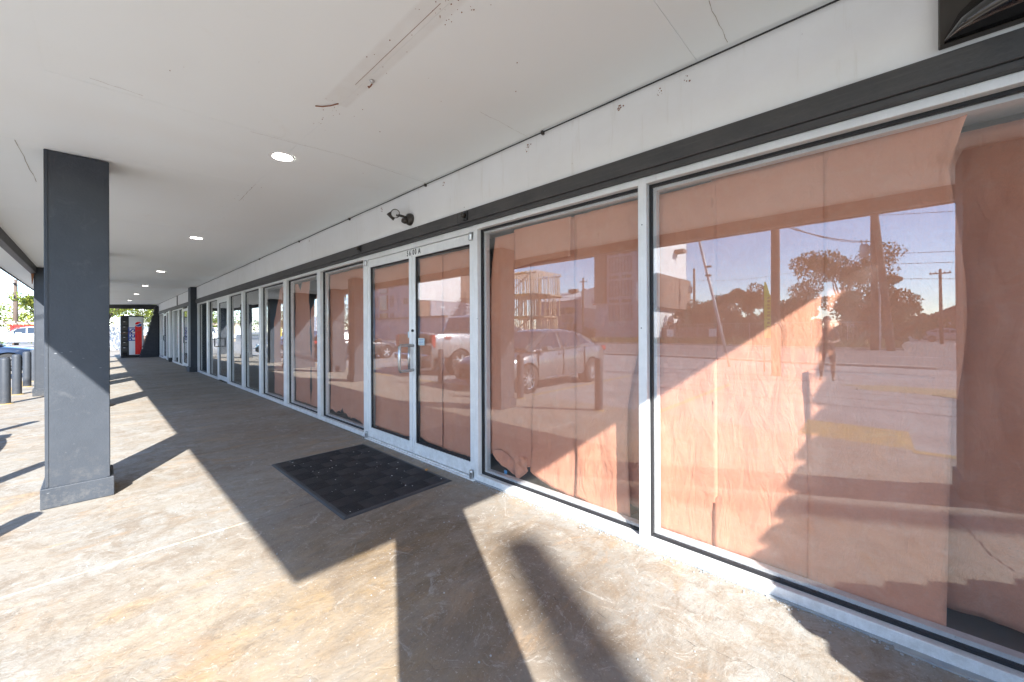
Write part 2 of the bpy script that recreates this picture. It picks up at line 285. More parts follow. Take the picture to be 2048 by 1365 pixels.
# ------------------------------------------------------------------ mesh helpers
class MB:
    def __init__(s): s.v = []; s.f = []
    def add(s, vs, fs):
        k = len(s.v); s.v += [tuple(q) for q in vs]; s.f += [tuple(i + k for i in q) for q in fs]; return s
    def box(s, x0, x1, y0, y1, z0, z1):
        return s.add([(x0,y0,z0),(x1,y0,z0),(x1,y1,z0),(x0,y1,z0),(x0,y0,z1),(x1,y0,z1),(x1,y1,z1),(x0,y1,z1)],
                     [(0,3,2,1),(4,5,6,7),(0,1,5,4),(1,2,6,5),(2,3,7,6),(3,0,4,7)])
    def obox(s, c, ax, ay, az):
        c = Vector(c); ax = Vector(ax); ay = Vector(ay); az = Vector(az); vs = []
        for k in (-1, 1):
            for a_, b_ in ((-1,-1),(1,-1),(1,1),(-1,1)): vs.append(c + ax*a_ + ay*b_ + az*k)
        return s.add(vs, [(0,3,2,1),(4,5,6,7),(0,1,5,4),(1,2,6,5),(2,3,7,6),(3,0,4,7)])
    def prism(s, pts, axis, a0, a1):
        n = len(pts); vs = []
        for a in (a0, a1):
            for p, q in pts: vs.append({'x': (a, p, q), 'y': (p, a, q), 'z': (p, q, a)}[axis])
        return s.add(vs, [tuple(range(n))[::-1], tuple(range(n, 2*n))] + [(i, (i+1) % n, n + (i+1) % n, n + i) for i in range(n)])
    def tube(s, pts, r, n=8, cap=True):
        pts = [Vector(p) for p in pts]; rs = r if isinstance(r, (list, tuple)) else [r]*len(pts); k = len(s.v)
        up = None; vs = []
        for i, p in enumerate(pts):
            t = (pts[min(i+1, len(pts)-1)] - pts[max(i-1, 0)]).normalized()
            if up is None: up = t.orthogonal().normalized()
            else: up = (up - t*up.dot(t)).normalized()
            w = t.cross(up)
            for j in range(n):
                a = 2*math.pi*j/n; vs.append(p + (up*math.cos(a) + w*math.sin(a))*rs[i])
        fs = [(i*n+j, i*n+(j+1) % n, (i+1)*n+(j+1) % n, (i+1)*n+j) for i in range(len(pts)-1) for j in range(n)]
        if cap: fs += [tuple(range(n))[::-1], tuple(range((len(pts)-1)*n, len(pts)*n))]
        return s.add(vs, fs)
    def lathe(s, prof, c=(0,0,0), axis='z', n=24, cap=True):
        vs = []; c = Vector(c)
        for r_, h in prof:
            for j in range(n):
                a = 2*math.pi*j/n; u, v = r_*math.cos(a), r_*math.sin(a)
                vs.append(c + Vector({'z': (u, v, h), 'x': (h, u, v), 'y': (v, h, u)}[axis]))
        m_ = len(prof); fs = [(i*n+j, i*n+(j+1) % n, (i+1)*n+(j+1) % n, (i+1)*n+j) for i in range(m_-1) for j in range(n)]
        if cap: fs += [tuple(range(n))[::-1], tuple(range((m_-1)*n, m_*n))]
        return s.add(vs, fs)
    def quad(s, a, b, c, d): return s.add([a, b, c, d], [(0, 1, 2, 3)])
    def grid(s, fn, nu, nv):
        vs = [fn(i/nu, j/nv) for j in range(nv+1) for i in range(nu+1)]
        return s.add(vs, [(j*(nu+1)+i, j*(nu+1)+i+1, (j+1)*(nu+1)+i+1, (j+1)*(nu+1)+i) for j in range(nv) for i in range(nu)])
    def build(s, name, m, parent=None, smooth=False, bevel=0.0, seg=1, loc=None, fix=True, **kw):
        me = bpy.data.meshes.new(name)
        off = wloc(parent) if parent else Vector((0, 0, 0))
        if loc is not None: off = off + Vector(loc) if parent else Vector(loc)
        me.from_pydata([tuple(Vector(q) - off) for q in s.v], [], s.f); me.validate()
        if fix:
            bm = bmesh.new(); bm.from_mesh(me); bmesh.ops.recalc_face_normals(bm, faces=bm.faces); bm.to_mesh(me); bm.free()
        o = bpy.data.objects.new(name, me); COL.objects.link(o)
        if parent: o.parent = parent
        if loc is not None: o.location = loc
        me.materials.append(M[m] if isinstance(m, str) else m)
        if smooth:
            for p in me.polygons: p.use_smooth = True
        if bevel:
            bv = o.modifiers.new('edge', 'BEVEL'); bv.width = bevel; bv.segments = seg; bv.limit_method = 'ANGLE'; bv.angle_limit = R(40)
        tag(o, **kw); return o
def wloc(o):
    v = Vector((0, 0, 0))
    while o: v = v + Vector(o.location); o = o.parent
    return v
def tag(o, label=None, cat=None, group=None, kind=None):
    if label: o['label'] = label
    if cat: o['category'] = cat
    if group: o['group'] = group
    if kind: o['kind'] = kind
    return o
def thing(name, label, cat, loc=(0,0,0), group=None, kind=None):
    o = bpy.data.objects.new(name, None); COL.objects.link(o); o.location = loc; o.empty_display_size = .1
    return tag(o, label, cat, group, kind)
def dup(root, loc=None, rz=None, label=None, group=None, parent=None, scale=None):
    c = root.copy(); COL.objects.link(c)
    if parent is not None: c.parent = parent
    if loc is not None: c.location = loc
    if rz is not None: c.rotation_euler = (0, 0, rz)
    if scale is not None: c.scale = scale
    if label: c['label'] = label
    if group: c['group'] = group
    for ch in list(root.children): dup(ch, parent=c)
    return c
def inst(o, loc, parent=None, rot=None):
    c = o.copy(); COL.objects.link(c); c.location = loc
    if parent is not None: c.parent = parent
    if rot is not None: c.rotation_euler = rot
    return c
def text_mesh(txt, size, depth=.001, bold=0.0, spacing=1.0):
    cu = bpy.data.curves.new('t', 'FONT'); cu.body = txt; cu.size = size; cu.extrude = depth; cu.offset = bold; cu.space_character = spacing
    cu.align_x = 'CENTER'; cu.align_y = 'CENTER'
    o = bpy.data.objects.new('t', cu); COL.objects.link(o); bpy.context.view_layer.update()
    me = bpy.data.meshes.new_from_object(o.evaluated_get(bpy.context.evaluated_depsgraph_get())); bpy.data.objects.remove(o)
    return me
def text(name, txt, size, m, mtx, parent=None, bold=0.0, spacing=1.0, **kw):
    me = text_mesh(txt, size, .001, bold, spacing); me.materials.clear(); me.materials.append(M[m])
    me.transform(Matrix.Translation(-(wloc(parent) if parent else Vector((0,0,0)))) @ mtx)
    o = bpy.data.objects.new(name, me); COL.objects.link(o)
    if parent: o.parent = parent
    tag(o, **kw); return o
def facing_s(x, y, z, sx=1.0):      # text plane facing -Y (the car park)
    return Matrix.Translation((x, y, z)) @ Matrix.Rotation(R(90), 4, 'X') @ Matrix.Diagonal((sx, 1, 1, 1))
# ================================================================== GROUND
G0 = -0.12
MB().grid(lambda u, v: (-900 + 1800*u, -900 + 1800*v, G0 - .02 if True else 0), 4, 4).build('ground', 'asphalt', kind='structure')
lot = MB(); lot.box(-80, 30, -17.6, -3.62, G0-.015, G0); lot.build('parking_lot', 'asphalt', kind='structure')
MB().box(-200, 200, -34.2, -18.0, G0-.012, G0-.004).build('road', 'road', kind='structure')
k = MB(); k.box(-80, 1.6, -18.0, -17.6, G0-.02, G0+.09); k.build('road_kerb_near', 'kerb', kind='structure', bevel=.02)
k = MB(); k.box(-200, 1.5, -34.6, -34.2, G0-.02, G0+.13); k.build('road_kerb_far', 'kerb', kind='structure', bevel=.02)
MB().box(-200, 1.5, -46, -34.6, G0-.02, G0+.10).build('verge', 'grass_base', kind='structure')
MB().box(1.6, 14, -140, -34.2, G0-.013, G0-.003).build('side_street', 'road', kind='structure')
# grass on the verge
def grass(name, x0, x1, y0, y1, z, n, h, label, seed):
    q = random.Random(seed); b = MB()
    for i in range(n):
        x = q.uniform(x0, x1); y = q.uniform(y0, y1); a = q.uniform(0, 6.28); hh = h*q.uniform(.4, 1.2); w = .05*hh/.3+.02
        dx, dy = math.cos(a)*w, math.sin(a)*w; tx, ty = q.uniform(-.3, .3)*hh, q.uniform(-.3, .3)*hh
        b.add([(x-dx, y-dy, z), (x+dx, y+dy, z), (x+tx, y+ty, z+hh)], [(0, 1, 2)])
    return b.build(name, 'grass', fix=False, kind='stuff', label=label, cat='grass')
grass('grass', -60, 1.4, -36.6, -34.7, G0+.08, 9000, .32, 'dry grass growing on the verge behind the far kerb of the road', 3)
grass('grass', -25, 1.4, -44, -36.6, G0+.08, 6000, .5, 'taller weeds on the verge near the far fence', 4)
def patch(name, m_, x0, x1, y0, y1, seed):
    b = MB(); n_ = 40; c = ((x0+x1)/2, (y0+y1)/2); ring = []
    for i in range(n_):
        a = 2*math.pi*i/n_; w_ = .8+.35*noise.noise(Vector((math.cos(a)*2+seed, math.sin(a)*2, seed)))
        ring.append((c[0]+math.cos(a)*w_*(x1-x0)/2, c[1]+math.sin(a)*w_*(y1-y0)/2, G0+.004))
    b.add([(c[0], c[1], G0+.03)] + ring, [(0, i+1, (i+1) % n_+1) for i in range(n_)])
    return b.build(name, m_, fix=False, kind='structure')
M['straw'] = mat('straw_grass', (.36, .28, .14), .95, var=(.26, .22, .13), vscale=5, vamt=.9, bump=.8, bscale=25)
patch('dry_grass_patch', 'straw', -1.5, 7.5, -11.9, -9.2, 3)
# road markings and skid patches
mk = MB()
for i in range(-20, 12): mk.box(i*6.0, i*6.0+2.4, -26.2, -26.08, G0-.004, G0+.001)
mk.build('lane_markings', 'decal', kind='structure')
# parking lines
for i in range(-18, 4):
    x = -5.45 + 2.75*i
    if x > -2.0: continue
    MB().box(x-.05, x+.05, -8.8, -3.9, G0, G0+.004).build('parking_line', 'yellow', kind='structure')
MB().box(-.75, .35, -5.25, -3.68, G0, G0+.004).build('painted_parking_patch', 'yellow', kind='structure')
# seams and tar strips on the lot
tar = mat('tar_seam', (.035, .033, .032), .7)
for (x0, y0, x1, y1) in ((-12, -9.4, 3, -9.15), (-9, -11.6, 4, -12.0), (-4.5, -7.1, 3.5, -7.0), (-3.5, -8.0, 4, -8.3), (-14, -15.2, 4, -15.0)):
    b = MB(); pts = []
    for t in range(25):
        u = t/24; pts.append((x0+(x1-x0)*u, y0+(y1-y0)*u + .09*noise.noise(Vector((u*9, y0, 1)))))
    for (a, c) in zip(pts, pts[1:]): b.quad((a[0], a[1]-.025, G0+.003), (c[0], c[1]-.025, G0+.003), (c[0], c[1]+.025, G0+.003), (a[0], a[1]+.025, G0+.003))
    b.build('tar_seam', tar, fix=False, kind='structure')

# ================================================================== WALKWAY (slabs with recessed joints)
wk = thing('walkway', None, None, (0, 0, 0), kind='structure')
MB().box(-40, 6.5, -3.60, .0, -.30, -.012).build('joint_bed', 'joint', wk)
xs = [6.5, 1.45, -3.13, -7.7, -12.3, -16.9, -21.5, -26.1, -33, -40]
for a, b_ in zip(xs, xs[1:]):
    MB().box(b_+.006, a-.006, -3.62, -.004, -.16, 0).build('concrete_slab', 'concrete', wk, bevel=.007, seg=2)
MB().box(-90, -40.05, -3.62, 1.5, -.2, -.006).build('far_path', 'concrete', kind='structure')
MB().box(-90, -28.7, .1, 16, -.2, -.01).build('side_yard_path', 'kerb', kind='structure')
# yellow paint on the kerb nose
for (a, b_) in ((-16.5, -10.2), (-9.2, -5.9), (.3, 3.0)):
    MB().box(a, b_, -3.63, -3.622, -.118, -.02).build('kerb_paint', 'yellow', kind='structure')
    MB().box(a, b_, -3.60, -3.46, .0, .003).build('kerb_paint', 'yellow', kind='structure')
# wandering crack in the near slab
def crack(pts, w, seed, name='crack'):
    q = random.Random(seed); b = MB(); P = []
    for (a, c) in zip(pts, pts[1:]):
        for t in range(14):
            u = t/14; P.append((a[0]+(c[0]-a[0])*u + q.uniform(-1, 1)*.012, a[1]+(c[1]-a[1])*u + q.uniform(-1, 1)*.012))
    for i, (a, c) in enumerate(zip(P, P[1:])):
        ww = w*(.35+.65*abs(math.sin(i*.7+seed))); b.quad((a[0]-ww, a[1]-ww*.4, .0022), (c[0]-ww, c[1]-ww*.4, .0022), (c[0]+ww, c[1]+ww*.4, .0022), (a[0]+ww, a[1]+ww*.4, .0022))
    return b.build(name, 'mortar', wk, fix=False)
crack([(.25, -2.0), (.42, -1.6), (.50, -1.1), (.75, -.6), (.8, -.05)], .004, 2)
crack([(-1.5, -.75), (-1.05, -.72), (-.5, -.55), (.1, -.42)], .0012, 3)
# crumbs and dirt by the sill
q = random.Random(11); b = MB()
for i in range(900):
    x = q.uniform(-4.6, 1.0); y = -abs(q.gauss(0, .03))-.012; s_ = q.uniform(.001, .0045)
    if q.random() < .3: x = q.uniform(-4.5, 1); y = q.uniform(-3.2, -.02); s_ = q.uniform(.0012, .0035)
    b.obox((x, y, s_*.5), (s_, s_*.3, 0), (-s_*.3, s_*.8, 0), (0, 0, s_*.6))
b.build('debris', 'caulk', fix=False, kind='stuff', label='fine grit and crumbs scattered along the sill and over the concrete walk', cat='debris')

# ================================================================== SHOP BUILDING
bld = thing('shop_building', 'long single-storey shop building with white fascia, dark header and aluminium shopfront', 'building', (0, 0, 0))
X0, X1 = -28.0, 1.30           # ends of the arcade
ZC = 2.75
# fascia board (white) in long sheets, dark header below it
fx = [1.30, -1.9, -4.97, -8.3, -11.6, -14.9, -18.2, -21.5, -24.8, -28.0]
for i, (a, b_) in enumerate(zip(fx, fx[1:])):
    MB().box(b_+.0006, a-.0006, -.012, .22, 2.352, ZC+.02).build('fascia_board', 'fascia', bld)
hx = [1.30, -2.7, -6.9, -9.5, -15.2, -19.0, -23.6, -28.0]
for i, (a, b_) in enumerate(zip(hx, hx[1:])):
    h = MB(); h.box(b_+.001, a-.001, -.045, .16, 2.243, 2.345); h.build('header_board', 'band', bld, bevel=.003)
MB().box(X0, X1, -.032, .15, 2.214, 2.242).build('header_trim', 'band', bld, bevel=.002)
MB().box(X0, X1, .23, .40, 2.2, 4.4).build('upper_wall', 'fascia', bld)
MB().box(X0-.2, X1+.02, .40, 12, 4.0, 4.3).build('roof', 'band', bld)
# interior shell
MB().box(X0, X1, 8.0, 8.2, 0, 4.0).build('back_wall', 'interior', bld)
MB().box(X0, X1, .42, 8.0, 2.9, 3.0).build('interior_ceiling', 'interior', bld)
for x in (X0, -16.3, -5.92, X1-.02):
    MB().box(x-.06, x+.06, .42 if x == -5.92 else .2, 8.0, 0, 2.9).build('partition_wall', 'interior', bld)
MB().box(X0, X1, .12, 8.0, -.2, -.012).build('floor_bed', 'joint', bld)
# tiles near the glass, individually laid; the rest as one slab
tile = None
for ix in range(12):
    for iy in range(3):
        x = 1.2 - .61*ix; y = .19 + .61*iy
        if tile is None:
            tile = MB().box(-.302, .302, -.302, .302, -.011, 0).build('floor_tile', 'tile', bld, loc=(0, 0, 0)); tile.location = (x-.305, y+.305, 0)
        else: inst(tile, (x-.305, y+.305, 0), bld)
MB().box(X0, 1.2, 2.03, 8.0, -.011, -.001).build('interior_floor', 'tile', bld)
MB().box(X0, -6.2, .19, 2.02, -.011, -.001).build('interior_floor', 'tile', bld)

# ---- shopfront frames
def frame_bay(x0, x1, m0, m1, glass='glass', far=False):
    """window between mullion centrelines x0<x1 ; m0/m1 half widths of the mullions"""
    w = thing('window', None, None); w.parent = bld
    zb, zt = 0.0, 2.213
    MB().box(x0, x1, 0, .115, zb, .055).build('sill_rail', 'alu', w, bevel=.002)
    MB().box(x0, x1, 0, .115, zt-.040, zt).build('head_rail', 'alu', w, bevel=.002)
    a, b2 = x0 + m0, x1 - m1
    s = MB(); t = .014
    for (xa, xb, za, zb_) in ((a, a+t, .055, zt-.04), (b2-t, b2, .055, zt-.04), (a+t, b2-t, .055, .055+t), (a+t, b2-t, zt-.04-t, zt-.04)):
        s.box(xa, xb, .040, .066, za, zb_)
    s.build('gasket', 'gasket', w)
    s = MB(); t2 = .032
    for (xa, xb, za, zb_) in ((a, a+t2, .055, zt-.04), (b2-t2, b2, .055, zt-.04), (a+t2, b2-t2, .055, .055+t2), (a+t2, b2-t2, zt-.04-t2, zt-.04)):
        s.box(xa, xb, .068, .114, za, zb_)
    s.build('glazing_bead', 'alu', w)
    MB().box(a+.003, b2-.003, .050, .056, .058, zt-.043).build('pane', glass, w)
    return w
def mullion(x, hw, parent=bld):
    return MB().box(x-hw, x+hw, -.003, .118, 0.001, 2.2125).build('mullion', 'alu', parent, bevel=.0025)
MX = [(-1.013, .026), (-2.515, .026), (-4.527, .05), (-5.98, .06), (-7.48, .075), (-8.99, .07), (-10.35, .08), (-11.75, .095), (-14.35, .12)]
frame_bay(-1.013, 1.25, .026, .03)
mullion(1.235, .028)
for x, hw in MX: mullion(x, hw)
sc = MB()
for (x, z) in ((-1.013, 1.93), (-1.003, .62), (-1.02, 1.31), (-1.0, .60), (-2.49, 1.4)): sc.lathe([(.0035, 0), (.0035, -.001), (0, -.0012)], (x, -.0035, z), 'y', 8)
sc.build('screw_heads', 'black', bld, kind='stuff')
frame_bay(-2.515, -1.013, .026, .026)
frame_bay(-5.98, -4.527, .06, .05)
frame_bay(-7.48, -5.98, .075, .06)
frame_bay(-8.99, -7.48, .07, .075, 'glass')
frame_bay(-10.35, -8.99, .08, .07, 'glass_dark')
frame_bay(-11.75, -10.35, .095, .08, 'glass_dark')
frame_bay(-14.35, -12.96, .12, .05, 'glass_dark')
mullion(-12.93, .05)
frame_bay(-15.95, -14.35, .08, .12, 'glass_dark')
mullion(-15.97, .07)
for x, hw in ((-17.1, .06), (-18.0, .05), (-19.15, .08), (-20.3, .08), (-21.9, .10), (-24.1, .08), (-25.3, .08), (-26.8, .1), (-27.9, .08)): mullion(x, hw)
for a, b_, g in ((-27.9, -26.8, 'glass'), (-26.8, -25.3, 'glass'), (-24.1, -22.5, 'glass'), (-21.9, -20.3, 'glass_dark'), (-20.3, -19.15, 'glass_dark'), (-18.0, -17.1, 'glass_dark')):
    frame_bay(a, b_, .08, .08, g)
# caulk line under the sill
cb = MB()
for i in range(60):
    x = -4.5 + i*.095
    w_ = .012 + .010*noise.noise(Vector((x*3, 0, 0))) + (.02 if x > .0 else 0)
    cb.box(x, x+.096, -.004-w_, .02, 0, .006 + .006*abs(noise.noise(Vector((x*7, 2, 0)))))
cb.build('caulk_bead', 'caulk', bld)
# white post in front of the far shops, with black foot
MB().box(-22.45, -22.2, -.09, .0, .18, 2.21).build('corner_post', 'white', bld, bevel=.006)
MB().box(-22.47, -22.18, -.11, .0, 0, .18).build('corner_post_foot', 'black', bld, bevel=.006)

# ---- doors
def door(x0, x1, name, pull=None, glass='glass', parent=bld):
    d = thing(name, None, None, (x0, 0, 0)); d.parent = parent
    z0, z1 = .028, 2.150; st = .052 if x1-x0 < 1.2 else .07
    if name == 'far_door': name = 'door'
    for a_ in (x0, x1-st): MB().box(a_, a_+st, .004, .050, z0, z1).build('stile', 'alu', d, bevel=.003)
    MB().box(x0+st, x1-st, .0045, .0495, z0, z0+.112).build('bottom_rail', 'alu', d, bevel=.002)
    MB().box(x0+st, x1-st, .0045, .0495, z1-.088, z1).build('top_rail', 'alu', d, bevel=.002)
    s = MB(); t = .012; a, b2, za, zb = x0+st, x1-st, z0+.112, z1-.088
    for q_ in ((a, a+t, za, zb), (b2-t, b2, za, zb), (a+t, b2-t, za, za+t), (a+t, b2-t, zb-t, zb)): s.box(q_[0], q_[1], .016, .040, q_[2], q_[3])
    s.build('gasket', 'gasket', d)
    MB().box(a+.003, b2-.003, .024, .030, za+.003, zb-.003).build('pane', glass, d)
    return d
dR = door(-3.512, -2.548, 'door')
dL = door(-4.474, -3.520, 'door')
MB().box(-3.5185, -3.5135, .012, .045, .03, 2.148).build('astragal', 'gasket', dL)
MB().box(-4.50, -2.52, .001, .112, 2.156, 2.2125).build('door_head', 'alu', bld, bevel=.002)
b = MB(); b.box(-4.50, -2.52, -.035, .11, 0, .012); b.box(-4.50, -2.52, -.008, .11, .012, .022)
b.build('threshold', 'alu', bld, bevel=.002)
# pull handle, key cylinder
P = [(-3.488, .004, 1.145), (-3.488, -.045, 1.150), (-3.475, -.150, 1.152), (-3.472, -.168, 1.135), (-3.472, -.170, 1.02), (-3.472, -.168, .905), (-3.475, -.150, .888), (-3.488, -.045, .890), (-3.488, .004, .895)]
MB().tube(P, .0155, 12).build('pull_handle', 'steel', dR, smooth=True)
MB().tube([(-3.498, -.040, 1.150), (-3.498, -.046, 1.02), (-3.498, -.040, .890)], .0125, 12).build('back_plate_bar', 'steel', dR, smooth=True)
MB().lathe([(.0, -.012), (.012, -.012), (.014, -.004), (.014, .006)], (-3.494, 0, 1.300), 'y', 16).build('key_cylinder', 'black', dR, smooth=True)
# pivots / hinges
for (x, z0, z1, p) in ((-2.562, 2.085, 2.150, dR), (-2.562, .010, .085, dR), (-4.488, 2.085, 2.150, dL), (-4.488, .010, .085, dL)):
    MB().lathe([(.016, z0), (.018, z0+.006), (.018, z1-.02), (.0185, z1-.018), (.016, z1)], (x, -.016, 0), 'z', 14).build('hinge', 'steel', p, smooth=True)
# number decals 56|00 A
for ch, x, p in (('5', -3.588, dL), ('6', -3.542, dL), ('0', -3.478, dR), ('0', -3.438, dR), ('A', -3.372, dR)):
    MB().box(x-.020, x+.020, .0022, .0045, 2.072, 2.148).build('number_decal', 'decal', p)
    text('number_print', ch, .078, 'black', facing_s(x, .0012, 2.110, .72), p, bold=.0015)
# stickers on the glass
MB().box(-3.425, -3.318, .0205, .0238, 1.150, 1.222).build('sticker', 'stickwhite', dR)
for i in range(4): MB().box(-3.412+.004*(i % 2), -3.332, .0198, .0204, 1.206-.015*i, 1.2105-.015*i).build('sticker_line', 'blue', dR)
MB().box(-3.62, -3.575, .0205, .0238, 1.225, 1.29).build('sticker', 'stickwhite', dL)
# far single door and far doors
d2 = door(-12.88, -11.85, 'far_door', glass='glass_dark'); d2.name = 'door'
MB().tube([(-12.80, .0, 1.12), (-12.80, -.09, 1.12), (-12.80, -.09, .9), (-12.80, 0, .9)], .014, 8).build('pull_handle', 'black', d2)
MB().box(-12.9, -11.84, .001, .112, 2.156, 2.2125).build('door_head', 'alu', bld)
for a, b_ in ((-19.07, -18.05), (-25.22, -24.18)):
    d3 = door(a, b_, 'far_door', glass='glass'); d3.name = 'door'
    MB().tube([(b_-.1, .0, 1.12), (b_-.1, -.09, 1.12), (b_-.1, -.09, .9), (b_-.1, 0, .9)], .014, 8).build('pull_handle', 'black', d3)

# ---- canopy: soffit panels, beam, outer overhang
def cz(y): return ZC + .039*y         # soffit falls gently outward
bxs = [1.28]; x = .53
while x > X0+.3: bxs.append(x); x -= 1.22
bxs.append(X0)
for (ya, yb) in ((-1.2045, -.004), (-2.4200, -1.2055), (-3.058, -2.4196)):
    for a, b_ in zip(bxs, bxs[1:]):
        e = rnd.uniform(0, .0012)
        MB().add([(b_+.0007, ya, cz(ya)-e), (a-.0007, ya, cz(ya)-e), (a-.0007, yb, cz(yb)-e), (b_+.0007, yb, cz(yb)-e),
                  (b_+.0007, ya, cz(ya)+.012), (a-.0007, ya, cz(ya)+.012), (a-.0007, yb, cz(yb)+.012), (b_+.0007, yb, cz(yb)+.012)],
                 [(0,3,2,1),(4,5,6,7),(0,1,5,4),(1,2,6,5),(2,3,7,6),(3,0,4,7)]).build('soffit_panel', 'soffit', bld)
MB().add([(X0, -3.06, cz(-3.06)+.013), (1.28, -3.06, cz(-3.06)+.013), (1.28, -.02, ZC+.013), (X0, -.02, ZC+.013),
          (X0, -3.06, 2.95), (1.28, -3.06, 2.95), (1.28, -.02, 3.0), (X0, -.02, 3.0)],
         [(0,3,2,1),(4,5,6,7),(0,1,5,4),(1,2,6,5),(2,3,7,6),(3,0,4,7)]).build('canopy_deck', 'fascia', bld)
MB().box(X0, 1.19, -3.15, -3.062, 2.50, 2.95).build('canopy_beam', 'band', bld, bevel=.004)
MB().box(X0, 1.28, -3.50, -3.152, 2.575, 2.60).build('outer_soffit', 'soffit', bld)
MB().box(X0, 1.285, -3.53, -3.502, 2.555, 3.0).build('outer_fascia', 'band', bld, bevel=.004)
MB().box(1.287, 1.315, -3.53, -.02, 2.555, 3.0).build('end_fascia', 'band', bld, bevel=.004)
MB().box(X0-.03, 1.32, -3.56, .4, 3.002, 3.06).build('canopy_roof', 'band', bld)
MB().box(X0-.10, X0-.004, -3.06, .0, 2.49, 2.74).build('end_beam', 'band', bld, bevel=.004)
# pilaster on the wall, painted charcoal
MB().box(-16.50, -16.04, -.17, -.004, 0, 2.74).build('pilaster', 'charcoal', bld, bevel=.006)
MB().box(-16.54, -16.00, -.21, -.004, 0, .16).build('pilaster_plinth', 'charcoal', bld, bevel=.006)
# patch and brackets on the far fascia
MB().box(-20.45, -20.3, -.03, -.016, 2.2, 2.74).build('fascia_patch', 'brownblack', bld)
# brick wing wall at the far end, sloping outward to the floor
ww = thing('wing_wall', None, None, (X0+.9, 0, 0)); ww.parent = bld
def slope(z): return -.12 - .62*(1-z/2.66)
core = MB(); core.prism([(-.01, 0), (slope(0)+.03, 0), (slope(2.6)+.03, 2.6), (-.01, 2.6)], 'x', X0+.70, X0+.88); core.build('mortar_core', 'mortar', ww)
br = MB(); zc_ = 0; row = 0
while zc_ < 2.62:
    yend = slope(zc_); y = -.02 - (.1 if row % 2 else 0); 
    if row % 2: br.box(X0+.69, X0+.895+rnd.uniform(-.003, .003), -.11, -.01, zc_+.004, zc_+.066)
    while y > yend + .02:
        y2 = max(y-.2, yend - .02)
        br.box(X0+.69, X0+.895+rnd.uniform(-.004, .004), y2+.005, y-.005, zc_+.004, zc_+.066); y = y2
    zc_ += .072; row += 1
br.build('brickwork', 'brick', ww, kind='stuff')
# stone wing wall closing the near end (it throws the toothed shadow)
ws = thing('wing_wall', None, None, (1.35, 0, 0)); ws.parent = bld
def prof(z):
    P_ = [(0, -1.62), (.6, -1.28), (.96, -1.08), (1.3, -.905), (1.7, -.775), (2.0, -.735), (2.6, -.665)]
    for (a, ya), (c, yc) in zip(P_, P_[1:]):
        if z <= c: return ya + (yc-ya)*(z-a)/(c-a)
    return -.63
MB().prism([(-.01, 0), (prof(0)+.14, 0), (prof(.96)+.12, .96), (prof(1.3)+.12, 1.3), (prof(1.7)+.12, 1.7), (-.52, 2.74), (-.01, 2.74)], 'x', 1.33, 1.55).build('mortar_core', 'mortar', ws)
z = 0.0; hs = [.12+.012*((i*7) % 3-1) for i in range(22)]
for i, h_ in enumerate(hs):
    yo = prof(z + h_*.5) - .035 + rnd.uniform(-.007, .007); pts = [(yo+.09, z+.004)]
    for k_ in range(7):
        a = k_/6; pts.append((yo + (.032 if z > 1.05 else .010)*abs(a-.38)/.62, z+.006+(h_-.02)*a))
    pts.append((yo+.10, z+h_-.006))
    last = pts[0][0]
    MB().prism(pts + [(yo+.30, z+h_-.006), (yo+.30, z+.004)], 'x', 1.31, 1.57).build('stone', 'stone', ws, bevel=.006)
    y = yo+.31
    while y < -.16:
        y2 = min(y+rnd.uniform(.26, .42), -.01); MB().box(1.31, 1.57, y, y2-.01, z+.004, z+h_-.006).build('stone', 'stone', ws, bevel=.008); y = y2
    z += h_

# ---- cable stapled along the top of the fascia
cab = [( -28 + .35*i, -.028 - .003*math.sin(i*1.7), ZC-.012 - .004*abs(math.sin(i*.9))) for i in range(84)]
cable = MB().tube(cab, .0045, 6).build('cable', 'black', smooth=True, label='thin black cable stapled along the angle between soffit and fascia', cat='cable')
for x in (-3.22, -4.9, -1.75, -6.7, -8.9): MB().box(x-.008, x+.008, -.036, -.014, ZC-.03, ZC-.006).build('cable_clip', 'bronze', cable)
CRACKS = (([(-3.06, -2.26), (-3.09, -2.05)], .0016), ([(-4.38, -2.62), (-5.47, -2.60)], .0025), ([(-4.98, -1.19), (-4.29, -1.20)], .0018), ([(-.52, -.42), (-.53, -.07)], .0014), ([(-3.16, -1.5), (-3.11, -.9), (-3.19, -.05)], .0012), ([(-1.87, -.53), (-1.88, -.05)], .0010))
